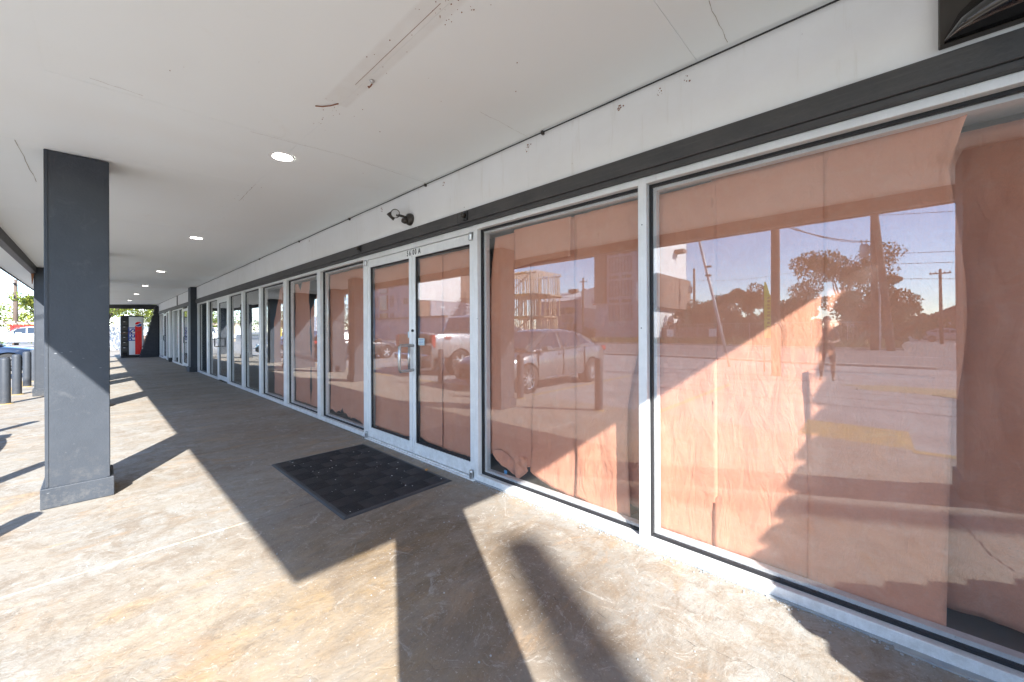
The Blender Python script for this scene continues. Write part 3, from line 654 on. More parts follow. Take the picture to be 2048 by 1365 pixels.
# ---- soffit fixings
hk = thing('ceiling_hook', 'small rusty steel hook left in the soffit inside the faint strip stain', 'hook', (-2.05, -1.18, 2.70))
MB().lathe([(.012, 0), (.014, -.004), (.006, -.012), (.005, -.02)], (-2.05, -1.18, 2.703), 'z', 12).build('screw_plate', 'steel', hk)
MB().tube([(-2.05, -1.18, 2.69), (-2.055, -1.185, 2.675), (-2.07, -1.19, 2.668), (-2.078, -1.19, 2.678)], .004, 6).build('bent_wire', 'rust', hk)
MB().tube([(-2.52, -1.31, 2.693), (-2.49, -1.28, 2.690), (-2.45, -1.25, 2.692), (-2.40, -1.22, 2.697)], .0035, 6).build('wire_offcut', 'rust', label='short rust-brown wire offcut clinging to the soffit beyond the strip stain', cat='wire')
def ceil_crack(pts, w, seed, m_='rust'):
    q = random.Random(seed); b = MB(); P_ = []
    for (a, c) in zip(pts, pts[1:]):
        for t in range(9): u = t/9; P_.append((a[0]+(c[0]-a[0])*u+q.uniform(-1, 1)*.004, a[1]+(c[1]-a[1])*u+q.uniform(-1, 1)*.004))
    P_.append(pts[-1])
    for (a, c) in zip(P_, P_[1:]):
        z_ = cz(a[1])-.0022; d = Vector((c[0]-a[0], c[1]-a[1], 0)).normalized(); nrm = Vector((-d.y, d.x, 0))*w*q.uniform(.4, 1)
        b.quad((a[0]-nrm.x, a[1]-nrm.y, z_), (c[0]-nrm.x, c[1]-nrm.y, z_), (c[0]+nrm.x, c[1]+nrm.y, z_), (a[0]+nrm.x, a[1]+nrm.y, z_))
    return b.build('soffit_crack', m_, bld, fix=False)
M['hairline'] = mat('hairline_crack', (.40, .36, .31), .9)
for i, (p_, w_) in enumerate(CRACKS): ceil_crack(p_, w_, i+3, 'hairline')
q = random.Random(21); b = MB()
for i in range(90):
    x = -1.32+abs(q.gauss(0, .10))*q.choice((1, -1)) if i < 40 else q.choice((q.uniform(-2.7, -1.0), q.uniform(-2.8, -2.3), q.uniform(-6, 1)))
    y = -1.2+q.gauss(0, .05 if i < 75 else .5); r_ = q.uniform(.0010, .0028); b.obox((x, y, cz(y)-.002), (r_, 0, 0), (0, r_*.8, 0), (0, 0, r_*.4))
for i in range(60):
    x = q.choice((-.75, -1.15, -2.95, -4.1, -.9, -1.9, -6.3)) + q.gauss(0, .012); z_ = ZC-.07+q.gauss(0, .012); r_ = q.uniform(.001, .004); b.obox((x, -.014, z_), (r_, 0, r_*.4), (0, r_*.4, 0), (-r_*.3, 0, r_*.8))
b.build('rust_specks', 'rust', bld, fix=False, kind='stuff')
cr = MB()
cr.box(-2.15, -1.35, -1.2315, -1.2305, cz(-1.23)-.0030, cz(-1.23)-.0015); cr.build('rust_line', 'rust', bld)

# ================================================================== COLUMNS
def column(x1, y0, y1, w, label, group='charcoal arcade columns', plinth=True, ztop=None):
    x0 = x1 - w; c = thing('column', label, 'column', ((x0+x1)/2, (y0+y1)/2, 0), group)
    MB().box(x0, x1, y0, y1, 0, ztop or cz((y0+y1)/2)-.008).build('shaft', 'charcoal', c, bevel=.004)
    b = MB()    # corner beads
    for yy in (y0, y1-.022):
        b.box(x1+.0005, x1+.004, yy+.004, yy+.018, .155, (ztop or cz((y0+y1)/2))-.01)
    b.build('corner_bead', 'charcoal', c)
    p = MB(); e = .022
    p.box(x0-e, x1+e, y0-e, y1+e, 0.001, .152); p.build('plinth', 'charcoal', c, bevel=.006, seg=2)
    return c
column(-4.455, -2.50, -2.165, .36, 'large square charcoal column standing nearest the camera, half in shadow')
column(.85, -2.50, -2.14, .35, 'charcoal column at the near end of the canopy, right of the camera')
column(-9.67, -2.50, -2.14, .36, 'charcoal column hidden behind the nearest column, seen reflected in the shopfront')
column(-12.45, -3.10, -2.73, .37, 'charcoal column beside the bollards with the roof drip at its head')
column(-14.75, -3.04, -2.12, .40, 'wide charcoal pier mirrored in the papered windows')
column(-18.2, -2.95, -2.55, .37, 'charcoal column just beyond the wide pier')
column(-22.6, -2.95, -2.55, .37, 'charcoal column second from the far end of the arcade')
column(-27.2, -2.95, -2.55, .37, 'charcoal column at the far end beam of the arcade')
MB().add([(-12.44, -3.13, 2.49), (-12.40, -3.13, 2.49), (-12.40, -3.09, 2.49), (-12.44, -3.09, 2.49), (-12.42, -3.12, 2.28), (-12.41, -3.12, 2.28), (-12.41, -3.11, 2.28), (-12.42, -3.11, 2.28)],
         [(0,1,2,3),(4,7,6,5),(0,4,5,1),(1,5,6,2),(2,6,7,3),(3,7,4,0)]).build('roof_drip', 'rust', label='rusty drip spike hanging from the canopy beam at the second column', cat='drip')
# ================================================================== BOLLARDS
def bollard():
    t = thing('bollard', 'steel-grey pipe bollard at the kerb, mirrored in the window left of the big pane', 'bollard', (0, 0, 0), 'grey pipe bollards along the kerb')
    MB().lathe([(.066, .0), (.067, .02), (.067, .80), (.061, .825), (.040, .842), (.0, .848)], n=24).build('post', 'charcoal', t, smooth=True)
    MB().lathe([(.10, .0), (.10, .006), (.070, .012)], n=24).build('base_collar', 'yellow', t)
    return t
b0 = bollard(); b0.location = (-3.25, -3.2, 0)
for (x, y, lb) in ((-4.95, -3.2, 'grey pipe bollard beside the nearest column on its parking side'), (-7.8, -3.5, 'grey pipe bollard mirrored in the right door leaf before the truck'),
                   (-11.55, -3.37, 'leftmost grey bollard seen left of the big column, its foot in shade'), (-13.1, -3.37, 'middle grey bollard left of the big column'), (-14.85, -3.37, 'grey bollard nearest the second column, right of its two neighbours'),
                   (-16.4, -3.37, 'grey bollard hidden behind the second column'), (.1, -9.0, None)):
    if lb: dup(b0, (x, y, 0), label=lb)

# ================================================================== CEILING LIGHTS
def light(x, lb, first=None):
    z = cz(-1.22)
    if first: return dup(first, (x, -1.22, z), label=lb)
    t = thing('ceiling_light', lb, 'light', (0, 0, 0), 'round recessed downlights in the soffit')
    MB().lathe([(.078, -.0015), (.086, -.007), (.092, -.006), (.096, .001)], n=32, cap=False).build('trim_ring', 'white', t, smooth=True)
    MB().lathe([(.0, -.004), (.05, -.0042), (.078, -.002)], n=32, cap=False).build('diffuser', 'lens', t, smooth=True)
    t.location = (x, -1.22, z); return t
l0 = light(-3.47, 'round recessed downlight nearest the camera, over the door mat')
for x, lb in ((-7.40, 'second downlight, level with the papered windows'), (-12.1, 'third downlight from the camera'), (-16.2, 'fourth downlight, before the wall pilaster'), (-20.0, 'fifth downlight from the camera'), (-24.2, 'downlight closest to the far end beam')):
    light(x, lb, l0)

# ================================================================== FLOODLIGHT, CAMERAS, BOX ABOVE
fl = thing('floodlight', 'twin-head dark bronze security light on the white fascia above the doors', 'light', (-3.50, -.015, 2.45))
MB().lathe([(.0, -.052), (.03, -.050), (.055, -.035), (.062, -.012), (.062, 0)], (-3.50, -.016, 2.45), 'y', 24).build('back_plate', 'bronze', fl, smooth=True)
MB().lathe([(.0, -.055), (.022, -.05), (.03, -.02), (.026, .0)], (-3.505, -.06, 2.425), 'y', 16).build('motion_sensor', 'bronze', fl, smooth=True)
MB().tube([(-3.50, -.06, 2.462), (-3.515, -.10, 2.470), (-3.535, -.14, 2.478)], .013, 10).build('swivel_arm', 'bronze', fl, smooth=True)
def head(c, d, r_, name):
    d = Vector(d).normalized(); c = Vector(c); q_ = d.to_track_quat('Z', 'Y').to_matrix().to_4x4(); h = thing(name, None, None, c); h.parent = fl; h.location = c - fl.location
    me = MB().lathe([(r_*.35, -.07), (r_*.75, -.055), (r_*.98, -.02), (r_, .0), (r_*.86, .001), (r_*.84, -.006)], n=28, cap=False)
    me.v = [tuple(q_ @ Vector(v)) for v in me.v]; me.v = [tuple(Vector(v)+c) for v in me.v]; me.build('housing', 'bronze', h, smooth=True)
    le = MB().lathe([(.0, -.004), (r_*.5, -.004), (r_*.85, -.006)], n=28, cap=False); le.v = [tuple((q_ @ Vector(v)) + c) for v in le.v]; le.build('lens', 'glasslens', h, smooth=True)
head((-3.545, -.165, 2.49), (.80, -.46, -.20), .046, 'lamp_head')
head((-3.66, -.16, 2.475), (-.55, -.5, -.75), .044, 'lamp_head')
MB().tube([(-3.54, -.14, 2.478), (-3.60, -.15, 2.475)], .014, 10).build('lamp_bridge', 'bronze', fl)
for (x, lb) in ((-2.585, 'small dark camera on the header above the right door jamb'), (-4.56, 'small dark camera on the header above the left door jamb')):
    t = thing('camera_unit', lb, 'camera', (x, -.046, 2.29), 'small cameras on the dark header')
    MB().box(x-.026, x+.026, -.058, -.0455, 2.255, 2.335).build('mount_plate', 'black', t, bevel=.003)
    MB().lathe([(.0, -.034), (.016, -.034), (.02, -.02), (.02, 0)], (x-.006, -.058, 2.298), 'y', 16).build('lens_barrel', 'bronze', t, smooth=True)
# glossy black box lamp on the wall at the right
bx = thing('wall_lightbox', 'big glossy black curved light box on the fascia, cut off by the top right corner', 'light', (.55, -.02, 2.4))
MB().box(.188, 1.10, -.055, -.016, 2.372, 2.74).build('back_panel', 'brownblack', bx, bevel=.003)
def shell(u, v):        # boat-shaped glossy bowl: u along the wall, v round the section
    xx = .20 + .88*u; w_ = math.sin(math.pi*min(max(u, .0), 1))**.55; a = math.pi*.5*v
    depth = .015 + .17*w_; return (xx, -.056 - depth*math.sin(math.pi*v*.98), 2.372 + (.23*w_+.02)*v*v - .0*w_ + .10*(1-w_)*0)
sm = MB().grid(shell, 24, 14); sm.build('glossy_bowl', 'gloss_black', bx, smooth=True)
MB().lathe([(.045, 0), (.052, -.006), (.06, 0)], (.60, -.115, 2.372), 'z', 24, cap=False).build('lamp_socket_ring', 'black', bx, smooth=True)
MB().lathe([(.006, 0), (.006, -.016), (.008, -.02)], (.60, -.115, 2.385), 'z', 10).build('socket_pin', 'steel', bx)
for x in (-.03, .43): MB().box(x-.010, x+.010, -.048, -.0465, 2.352, 2.368).build('screw_plate', 'fascia', bld)

# ================================================================== DOOR MAT
mt = thing('door_mat', 'black ribbed rubber door mat lying in front of the double doors', 'mat', (-3.47, -.615, 0))
X_, Y_ = (-4.28, -2.662), (-1.085, -.145)
MB().box(X_[0]+.03, X_[1]-.03, Y_[0]+.03, Y_[1]-.03, .001, .007).build('mat_base', 'rubber', mt)
e = MB(); xa, xb = X_; ya, yb = Y_; w_ = .035
def strip(p, q_, n_):
    p = Vector(p); q_ = Vector(q_); n_ = Vector(n_)*w_; t = (q_-p).normalized()*w_
    e.add([p+Vector((0,0,.0012)), q_+Vector((0,0,.0012)), q_+n_-t+Vector((0,0,.0012)), p+n_+t+Vector((0,0,.0012)), p+n_*.35+t*.35+Vector((0,0,.010)), q_+n_*.35-t*.35+Vector((0,0,.010)), q_+n_-t+Vector((0,0,.013)), p+n_+t+Vector((0,0,.013))],
          [(0,1,5,4),(4,5,6,7),(7,6,2,3),(0,4,7,3),(1,2,6,5),(0,3,2,1)])
strip((xa,ya,0),(xb,ya,0),(0,1,0)); strip((xb,ya,0),(xb,yb,0),(-1,0,0)); strip((xb,yb,0),(xa,yb,0),(0,-1,0)); strip((xa,yb,0),(xa,ya,0),(1,0,0))
e.build('bevelled_border', 'rubber_edge', mt)
nx, ny = 10, 6; tw = (xb-xa-2*w_)/nx; th = (yb-ya-2*w_)/ny
def pad(rot):
    b = MB(); n_ = 9
    for i in range(n_):
        c = (-.5+(i+.5)/n_)
        if rot: b.box(-tw*.47, tw*.47, (c-.34/n_)*th, (c+.34/n_)*th, 0, .005)
        else:
            for j in range(n_): d_ = (-.5+(j+.5)/n_); b.box((c-.33/n_)*tw, (c+.33/n_)*tw, (d_-.33/n_)*th, (d_+.33/n_)*th, 0, .006)
    return b
pa = pad(True).build('tread_pad', 'rubber', mt, loc=(0,0,0)); pb = pad(False).build('tread_pad', 'rubber', mt, loc=(0,0,0))
first = {0: pa, 1: pb}; used = set()
for pr in (pa, pb):     # local meshes are centred on the pad
    for v in pr.data.vertices: v.co += wloc(mt)
for i in range(nx):
    for j in range(ny):
        k_ = (i+j) % 2; L = (xa+w_+tw*(i+.5)+3.47, ya+w_+th*(j+.5)+.615, .0068)
        if k_ not in used: first[k_].location = L; used.add(k_)
        else: inst(first[k_], L, mt)
q = random.Random(31); b = MB()
for i in range(48):
    x = q.uniform(X_[0]+.05, X_[1]-.05); y = q.uniform(Y_[0]+.05, Y_[1]-.05); r_ = q.uniform(.0012, .0035); b.obox((x, y, .0145), (r_, r_*.4, 0), (-r_*.3, r_*.7, 0), (0, 0, r_*.4))
b.build('lint', 'fascia', fix=False, kind='stuff', label='pale lint and crumbs lying on the black door mat', cat='debris')
lf = MB(); lf.grid(lambda u, v: (-3.035+.035*u, -.175+.028*v-.01*u, .016+.01*math.sin(3*u)*math.sin(3*v)), 4, 4)
lf.build('dry_leaf', 'leaf_dry', label='tiny dry orange leaf on the edge of the black door mat', cat='leaf', smooth=True)
# ================================================================== KRAFT PAPER IN THE WINDOWS
def paper(x0, x1, zt, zb, y, label, seed=0, amp=.012, fold=.012, group='kraft paper sheets covering the shop windows', bottom=None, left=None, right=None, curl=0.0, name='paper_sheet', top=None):
    nu = max(6, int(abs(x1-x0)/.022)); nv = max(8, int(2.1/.030))
    def fn(u, v):
        xl = x0 + (left(v) if left else 0); xr = x1 + (right(v) if right else 0)
        x = xl + (xr-xl)*u
        zb_ = (bottom(u) if bottom else zb); zt_ = (top(u) if top else zt); z = zb_ + (zt_-zb_)*v
        z += .006*noise.noise(Vector((x*14, seed, 3))) * (1-v)
        yy = y + .9*fold*noise.noise(Vector((x*3.2+seed, z*.35, seed*1.7))) + amp*.42*noise.noise(Vector((x*9+seed*3, z*3.1, seed))) + amp*.2*noise.noise(Vector((x*22, z*14+seed, 5)))
        rg = noise.noise(Vector((x*5+seed, z*2.2, 9.1+seed))); yy += amp*.30*(1-abs(rg)*5 if abs(rg) < .2 else 0)
        yy += curl*max(0, (u-.82)/.18)**2
        return (x, yy, z)
    b = MB(); b.grid(fn, nu, nv)
    o = b.build(name, 'paper', fix=False, smooth=True, label=label, cat='paper', group=group)
    so_ = o.modifiers.new('thick', 'SOLIDIFY'); so_.thickness = .0006
    return o
ss = lambda t, a, b_: max(0.0, min(1.0, (t-a)/(b_-a)))
# big window (x -0.98 .. 1.2)
paper(-.985, -.64, 2.135, .062, .135, 'narrow kraft paper sheet at the left edge of the largest window', 1, .010)
paper(-.665, -.145, 2.15, .06, .131, 'wide kraft sheet in the largest window carrying most of the sunlit patch', 2, .012, .008)
paper(-.17, .245, 2.165, 1.02, .127, 'upper kraft sheet in the largest window with its right edge curling away', 3, .011, right=lambda v: .025*math.sin(v*5) + (.06*ss(v, .8, 1.0)), curl=-.030, top=lambda u: 2.15+.015*u)
paper(-.235, .215, 1.10, .058, .1235, 'lower kraft sheet in the largest window reaching the sill, hung in front', 4, .008, .006, right=lambda v: .02*v)
paper(.12, 1.2, 2.15, .05, .34, 'darker kraft sheet hung further back at the right end of the largest window', 5, .03, .03)
paper(-.30, .16, 1.10, .068, .150, 'kraft sheet behind the lower hung sheet of the largest window', 6, .010)
# second window (-2.48 .. -1.04)
paper(-2.478, -1.99, 2.11, .26, .135, 'left kraft sheet of the second window with a torn short foot', 11, .016, bottom=lambda u: .205+.05*math.sin(u*6)+.03*u, left=lambda v: .07*ss(v, .80, 1.0) )
paper(-2.01, -1.57, 2.12, .085, .128, 'middle kraft sheet of the second window with a ragged rounded foot', 12, .02, bottom=lambda u: .17-.10*u-.03*math.sin(u*3.1), left=lambda v: .02*math.sin(v*4))
paper(-1.58, -1.155, 2.13, .055, .120, 'right kraft sheet of the second window catching a wedge of sun', 13, .018, bottom=lambda u: .10-.05*math.sin(u*2.9), right=lambda v: -.02*math.sin(v*6.2)+.14*ss(v, .35, .8))
paper(-1.30, -1.03, 2.10, .30, .18, 'kraft strip behind the right edge of the second window', 14, .02, bottom=lambda u: .15+.02*math.sin(u*8))
paper(-2.16, -1.60, 2.125, 1.77, .108, 'short kraft flap taped over the top of the second window', 15, .008, bottom=lambda u: 1.80+.05*u+.01*math.sin(u*5))
fp = paper(-2.40, -2.04, .27, .10, .115, 'crumpled corner of kraft paper with blue tape hanging to the floor in the second window', 16, .16, .07, bottom=lambda u: .03+.34*abs(u-.6), group=None, name='paper_scrap')
MB().box(-2.255, -2.225, .078, .081, .105, .135).build('blue_tape', 'bluetape', fp)
# doors
paper(-3.455, -3.07, 2.045, .15, .062, 'left kraft sheet in the right door leaf', 21, .014, bottom=lambda u: .16+.10*max(0, .35-u))
paper(-3.085, -2.60, 2.045, .15, .070, 'right kraft sheet in the right door leaf', 22, .014, bottom=lambda u: .150)
paper(-4.425, -3.565, 2.045, .15, .066, 'single wide kraft sheet filling the left door leaf', 23, .016)
# narrow windows to the left
paper(-5.90, -5.20, 2.13, .15, .135, 'kraft sheet left of the doors with a torn notch at its foot', 31, .016, bottom=lambda u: .13+.10*max(0, 1-abs(u-.55)/.1)+.02*math.sin(u*20))
paper(-5.23, -4.58, 2.13, .13, .128, 'kraft sheet next to the left door jamb ending above the sill', 32, .016, bottom=lambda u: .10+.03*math.sin(u*7))
paper(-7.40, -6.70, 2.13, .10, .135, 'kraft sheet in the fourth window with a long open seam', 33, .02, top=lambda u: 2.12-.14*ss(u, .2, .4)*(1-ss(u, .4, .5)), right=lambda v: -.05*math.sin(v*9)**2)
paper(-6.66, -6.05, 2.02, .10, .130, 'kraft sheet in the fourth window whose top left corner droops', 34, .02, left=lambda v: .05*math.sin(v*8)**2+.25*ss(v, .86, 1.0), top=lambda u: 1.90+.22*ss(u, .0, .6))
paper(-8.62, -8.12, 2.12, .09, .15, 'kraft sheet in the leftmost papered window, slit near its foot', 35, .022, left=lambda v: .35*ss(v, .70, 1.0)*1.0)
paper(-8.12, -7.56, 2.13, .08, .135, 'kraft sheet at the right side of the leftmost papered window', 36, .018)
# posters in the far shop windows
for x0, x1, z0, z1, lb in ((-26.6, -26.1, 1.1, 1.9, 'pink and white poster in a far shop window beside the vending machine'), (-23.6, -22.9, .9, 1.7, 'pale pink poster in the far window by the white post')):
    MB().box(x0, x1, .066, .068, z0, z1).build('poster', 'pink', label=lb, cat='poster', group='posters in the far shop windows')

# ================================================================== VENDING MACHINE
vm = thing('vending_machine', 'black drinks vending machine with white and red front at the far end of the walk', 'vending machine', (-27.9, -1.2, 0))
vx = -27.42; va, vb = -1.40, -.57; vh = 2.12
MB().box(vx-.78, vx, va, vb, .02, vh).build('cabinet', 'black', vm, bevel=.02, seg=2)
MB().box(vx-.78, vx-.01, va-.012, va-.001, .1, vh-.05).build('side_panel', 'alu', vm)
MB().box(vx+.002, vx+.022, va+.29, vb-.02, .14, vh-.06).build('front_panel', 'vend_white', vm, bevel=.008)
MB().box(vx+.024, vx+.030, va+.51, vb-.07, .16, 1.60).build('red_stripe', 'red', vm)
def disc(y, z, r_, name, m_, xx, half=None):
    b = MB(); n_ = 40; pts = []
    for i in range(n_+1):
        a = 2*math.pi*i/n_
        yy, zz = math.cos(a)*r_, math.sin(a)*r_; w_ = .28*r_*math.sin(yy/r_*2.6)
        if half == 'top': zz = max(zz, w_+.13*r_) if abs(yy) < r_*.985 else zz
        if half == 'bot': zz = min(zz, w_-.13*r_) if abs(yy) < r_*.985 else zz
        pts.append((y+yy, z+zz))
    b.prism(pts, 'x', xx, xx+.003); return b.build(name, m_, vm)
cyy, czz = va+.635, 1.69
disc(cyy, czz, .135, 'emblem_disc', 'vend_white', vx+.031)
disc(cyy, czz, .122, 'emblem_red', 'red', vx+.035, 'top'); disc(cyy, czz, .122, 'emblem_blue', 'blue', vx+.035, 'bot')
me_m = Matrix.Translation((vx+.024, va+.40, 1.19)) @ Matrix(((0,0,1,0),(1,0,0,0),(0,1,0,0),(0,0,0,1))) @ Matrix.Rotation(R(90), 4, 'Z') @ Matrix.Diagonal((1.05, 1.15, 1, 1))
text('lettering', 'PEPSI', .30, 'blue', me_m, vm, bold=.008)
for i in range(6):
    MB().box(vx+.002, vx+.012, va+.05, va+.24, .35+.26*i, .53+.26*i).build('selection_button', 'brownblack', vm, bevel=.004)
    MB().box(vx+.013, vx+.016, va+.09, va+.16, .50+.26*i, .515+.26*i).build('button_label', 'alu', vm)
MB().box(vx+.002, vx+.018, va+.06, va+.22, .10, .27).build('dispensing_flap', 'gloss_black', vm, bevel=.004)
st = MB().tube([(vx+.04, va-.03, 1.24), (vx+.045, va+.3, 1.25), (vx+.05, va+.55, 1.33), (vx+.03, vb, 1.42), (vx-.3, vb+.03, 1.42)], .010, 6)
st.build('strap', 'rust', label='thin brown strap tied across the vending machine', cat='strap')

# ================================================================== TREES
def blob_leaves(b, c, rx, ry, rz, n, s, q, hollow=.55):
    for i in range(n):
        while True:
            p = Vector((q.uniform(-1, 1), q.uniform(-1, 1), q.uniform(-1, 1)))
            if hollow < p.length < 1 or (p.length < 1 and q.random() < .25): break
        p = Vector((c[0]+p.x*rx, c[1]+p.y*ry, c[2]+p.z*rz))
        a = Vector((q.uniform(-1, 1), q.uniform(-1, 1), q.uniform(-1, 1))).normalized()*s*q.uniform(.5, 1.2)
        d = a.orthogonal().normalized()*a.length*q.uniform(.4, .8)
        b.add([p-a, p+d, p+a, p-d], [(0, 1, 2, 3)])
def tree(x, y, h, w, label, leaf='leaf_d', seed=0, n=2600, s=.16, trunk=.16, base=G0, group=None, low=.35, sparse=1.0, name='tree', cat='tree'):
    q = random.Random(seed); t = thing(name, label, cat, (x, y, base), group)
    tr = MB(); lean = q.uniform(-.04, .04)*h
    tr.tube([(x, y, base-.1), (x+lean*.3, y, base+h*.25), (x+lean, y+lean, base+h*.62)], [trunk, trunk*.75, trunk*.35], 8)
    cr = MB(); nb = 9 if h > 3 else 5
    for i in range(nb):
        a = i*2.4+q.uniform(0, 1); rr = w*.5*q.uniform(.35, .85); zz = base + h*(low + (1-low)*q.uniform(.12, .86))
        e = (x+lean+math.cos(a)*rr, y+math.sin(a)*rr, zz)
        z0_ = base+h*(low*.7+.1*q.random()+.1)
        tr.tube([(x+lean*.6, y, z0_), ((x+e[0])/2+.1*w*q.uniform(-1, 1), (y+e[1])/2, (z0_+zz)/2+.04*h), e], [trunk*.4, trunk*.22, trunk*.07], 5)
        sz = w*q.uniform(.16, .30)
        for k_ in range(3):
            blob_leaves(cr, (e[0]+q.uniform(-1, 1)*sz, e[1]+q.uniform(-1, 1)*sz, e[2]+q.uniform(-.6, .6)*sz), sz*q.uniform(.6, 1), sz*q.uniform(.6, 1), sz*q.uniform(.45, .8), int(n*sparse/(nb*3)), s, q)
    tr.build('trunk', 'bark', t, smooth=True); cr.build('crown', leaf, t, fix=False)
    return t

# ================================================================== POLES
def wire(pts, sag, r_, label, name='wire', cat='wire', group='overhead wires'):
    a, c = Vector(pts[0]), Vector(pts[1]); P_ = [a.lerp(c, i/14) - Vector((0, 0, sag*4*(i/14)*(1-i/14))) for i in range(15)]
    return MB().tube(P_, r_, 5).build(name, 'black', label=label, cat=cat, group=group)
def pole(x, y, h, r_, label, lean=(0, 0), transformer=False, arm=1.2, base=G0, group='wooden utility poles', riser=False):
    t = thing('utility_pole', label, 'pole', (x, y, base), group)
    MB().tube([(x, y, base-.2), (x+lean[0]*.5, y+lean[1]*.5, base+h*.5), (x+lean[0], y+lean[1], base+h)], [r_, r_*.88, r_*.72], 12).build('shaft', 'pole', t, smooth=True)
    if arm:
        zt = base+h*.94; MB().box(x+lean[0]-arm, x+lean[0]+arm, y+lean[1]-.14, y+lean[1]-.04, zt-.06, zt+.06).build('cross_arm', 'pole', t)
        for k_ in (-.9, -.4, .4, .9): MB().lathe([(.03, 0), (.05, .05), (.03, .1), (.05, .14), (.0, .18)], (x+lean[0]+arm*k_, y+lean[1]-.09, zt+.06), 'z', 8).build('insulator', 'white', t)
    if transformer:
        zt = base+h*.66; MB().lathe([(.0, 0), (.2, 0), (.24, .05), (.24, .75), (.2, .82), (0, .86)], (x-.48, y, zt), 'z', 16).build('transformer', 'metalwall', t, smooth=True)
        for k_ in (-.1, .1): MB().tube([(x-.48+k_, y, zt+.82), (x-.48+k_*1.4, y, zt+1.15)], .035, 6).build('bushing', 'bronze', t)
        MB().box(x-.3, x, y-.04, y+.04, zt+.6, zt+.7).build('bracket', 'bronze', t)
    if riser: MB().tube([(x+r_+.05, y+.1, base), (x+r_+.04+lean[0]*.6, y+.1, base+h*.6)], .05, 8).build('riser_pipe', 'metalwall', t)
    return t
pole(12.50, -8.46, 10.42, .20, 'tall utility pole in the lot whose soft shadow crosses the walk', arm=0)
pole(-2.19, -12.0, 8.6, .13, 'thick dark pole rising behind the sunlit patch in the largest window', arm=0)
pole(.05, -33.4, 9.6, .22, 'utility pole with transformer mirrored near the right of the largest window', transformer=True, arm=0, riser=True)
pole(.85, -33.0, 12.5, .22, 'leaning utility pole beside the transformer pole', lean=(-1.0, 0), arm=0)
pole(-16.8, -50, 9.2, .18, 'distant utility pole above the tree line, mirrored at the left of the largest window', transformer=True, arm=0)
pole(4.7, -52, 7.0, .14, 'small distant utility pole by the houses', arm=.7)
pole(-36.6, -55, 10.4, .2, 'utility pole in front of the metal warehouse', arm=.8)
pole(-70, -8.35, 7.3, .22, 'weathered utility pole rising above the parked white pickup', arm=.9)
gw = thing('guy_pole', 'slim leaning steel stay pole mirrored in the left part of the largest window', 'pole', (-4.02, -14, G0))
MB().tube([(-3.96, -14, G0), (-4.55, -14, 2.6), (-5.35, -14, 6.2)], [.05, .055, .05], 10).build('shaft', 'metalwall', gw, smooth=True)
for z_ in (3.4, 3.75): MB().box(-4.83+.02, -4.60, -14.07, -13.93, z_-.03, z_+.03).build('clamp', 'bronze', gw)
wire([(-.1, -33.3, 7.2), (-6.5, -5, 7.2)], 1.0, .028, 'thick sagging service cable running from the transformer pole to the shop')
wire([(-.1, -33.3, 7.2), (-5.5, -5, 7.4)], 1.3, .018, 'thinner service cable sagging beside the thick one')
for i, (z1, z2) in enumerate(((8.9, 8.2), (6.3, 6.5), (5.6, 5.9), (4.6, 4.4))):
    wire([(.0, -33.3, z1), (60, -52, z2)], .8, .018, 'overhead wire number %s down from the top of the transformer pole' % ['one', 'two', 'three', 'four'][i] if False else ['topmost overhead wire right of the transformer pole', 'second overhead wire below the topmost one', 'third overhead wire, sagging low', 'lowest overhead wire above the houses'][i])
wire([(-16.8, -50, 7.6), (.0, -33.3, 6.2)], .6, .015, 'faint wire between the distant pole and the transformer pole')
wire([(-70, -8.3, 6.8), (-40, -60, 7.5)], .8, .03, 'wire leaving the weathered pole over the lot')
wire([(-70, -8.3, 6.6), (-95, 2, 7.2)], .3, .03, 'wire leaving the weathered pole towards the trees')

def undergrowth(x0, x1, y, h, n, seed, label):
    q = random.Random(seed); b = MB()
    for i in range(n//60):
        x = q.uniform(x0, x1); blob_leaves(b, (x, y+q.uniform(-.8, .8), G0+h*q.uniform(.15, .6)), 1.1, .8, h*.42, 60, .17, q, .2)
    return b.build('undergrowth', 'leaf_d', fix=False, kind='stuff', label=label, cat='undergrowth')
undergrowth(-19.2, -4.5, -46.2, 2.6, 11000, 5, 'dark undergrowth filling the foot of the mirrored tree line')
undergrowth(-4.5, 1.2, -44.6, 2.0, 5000, 6, 'brushy undergrowth round the transformer pole')
undergrowth(1.5, 26, -125, 3.4, 6000, 7, 'far line of bushes closing the side street')
# ================================================================== BUILDINGS ACROSS THE ROAD
M['blind'] = mat('drawn_blind', (.27, .26, .30), .7, var=(.20, .19, .22), vscale=3)
def window(x0, x1, y, z0, z1, parent, face='y', fr='stucco_g', mull=1, pn='winpane'):
    """window set in a wall facing +Y (face y, at plane y) or +X (face x, x0..x1 run along Y, y is the X plane)"""
    w = thing('window', None, None); w.parent = parent
    def bx_(m_, name, a, b_, d0, d1, za, zb):
        q_ = MB(); q_.box(a, b_, y+d0, y+d1, za, zb) if face == 'y' else q_.box(y+d0, y+d1, a, b_, za, zb); return q_.build(name, m_, w)
    e = .07
    f = MB()
    for (a, b_, za, zb) in ((x0-e, x1+e, z0-e, z0), (x0-e, x1+e, z1, z1+e), (x0-e, x0, z0, z1), (x1, x1+e, z0, z1)) + tuple((x0+(x1-x0)*(i+1)/(mull+1)-.03, x0+(x1-x0)*(i+1)/(mull+1)+.03, z0, z1) for i in range(mull)):
        f.box(a, b_, y+.003, y+.08, za, zb) if face == 'y' else f.box(y+.003, y+.08, a, b_, za, zb)
    f.build('frame', fr, w); bx_(pn, 'pane', x0, x1, .004, .03, z0, z1)
    return w
ga = thing('apartment_block', 'grey stucco apartment block with white side wall, across the road behind the warehouse', 'building', (-22, -48, 0))
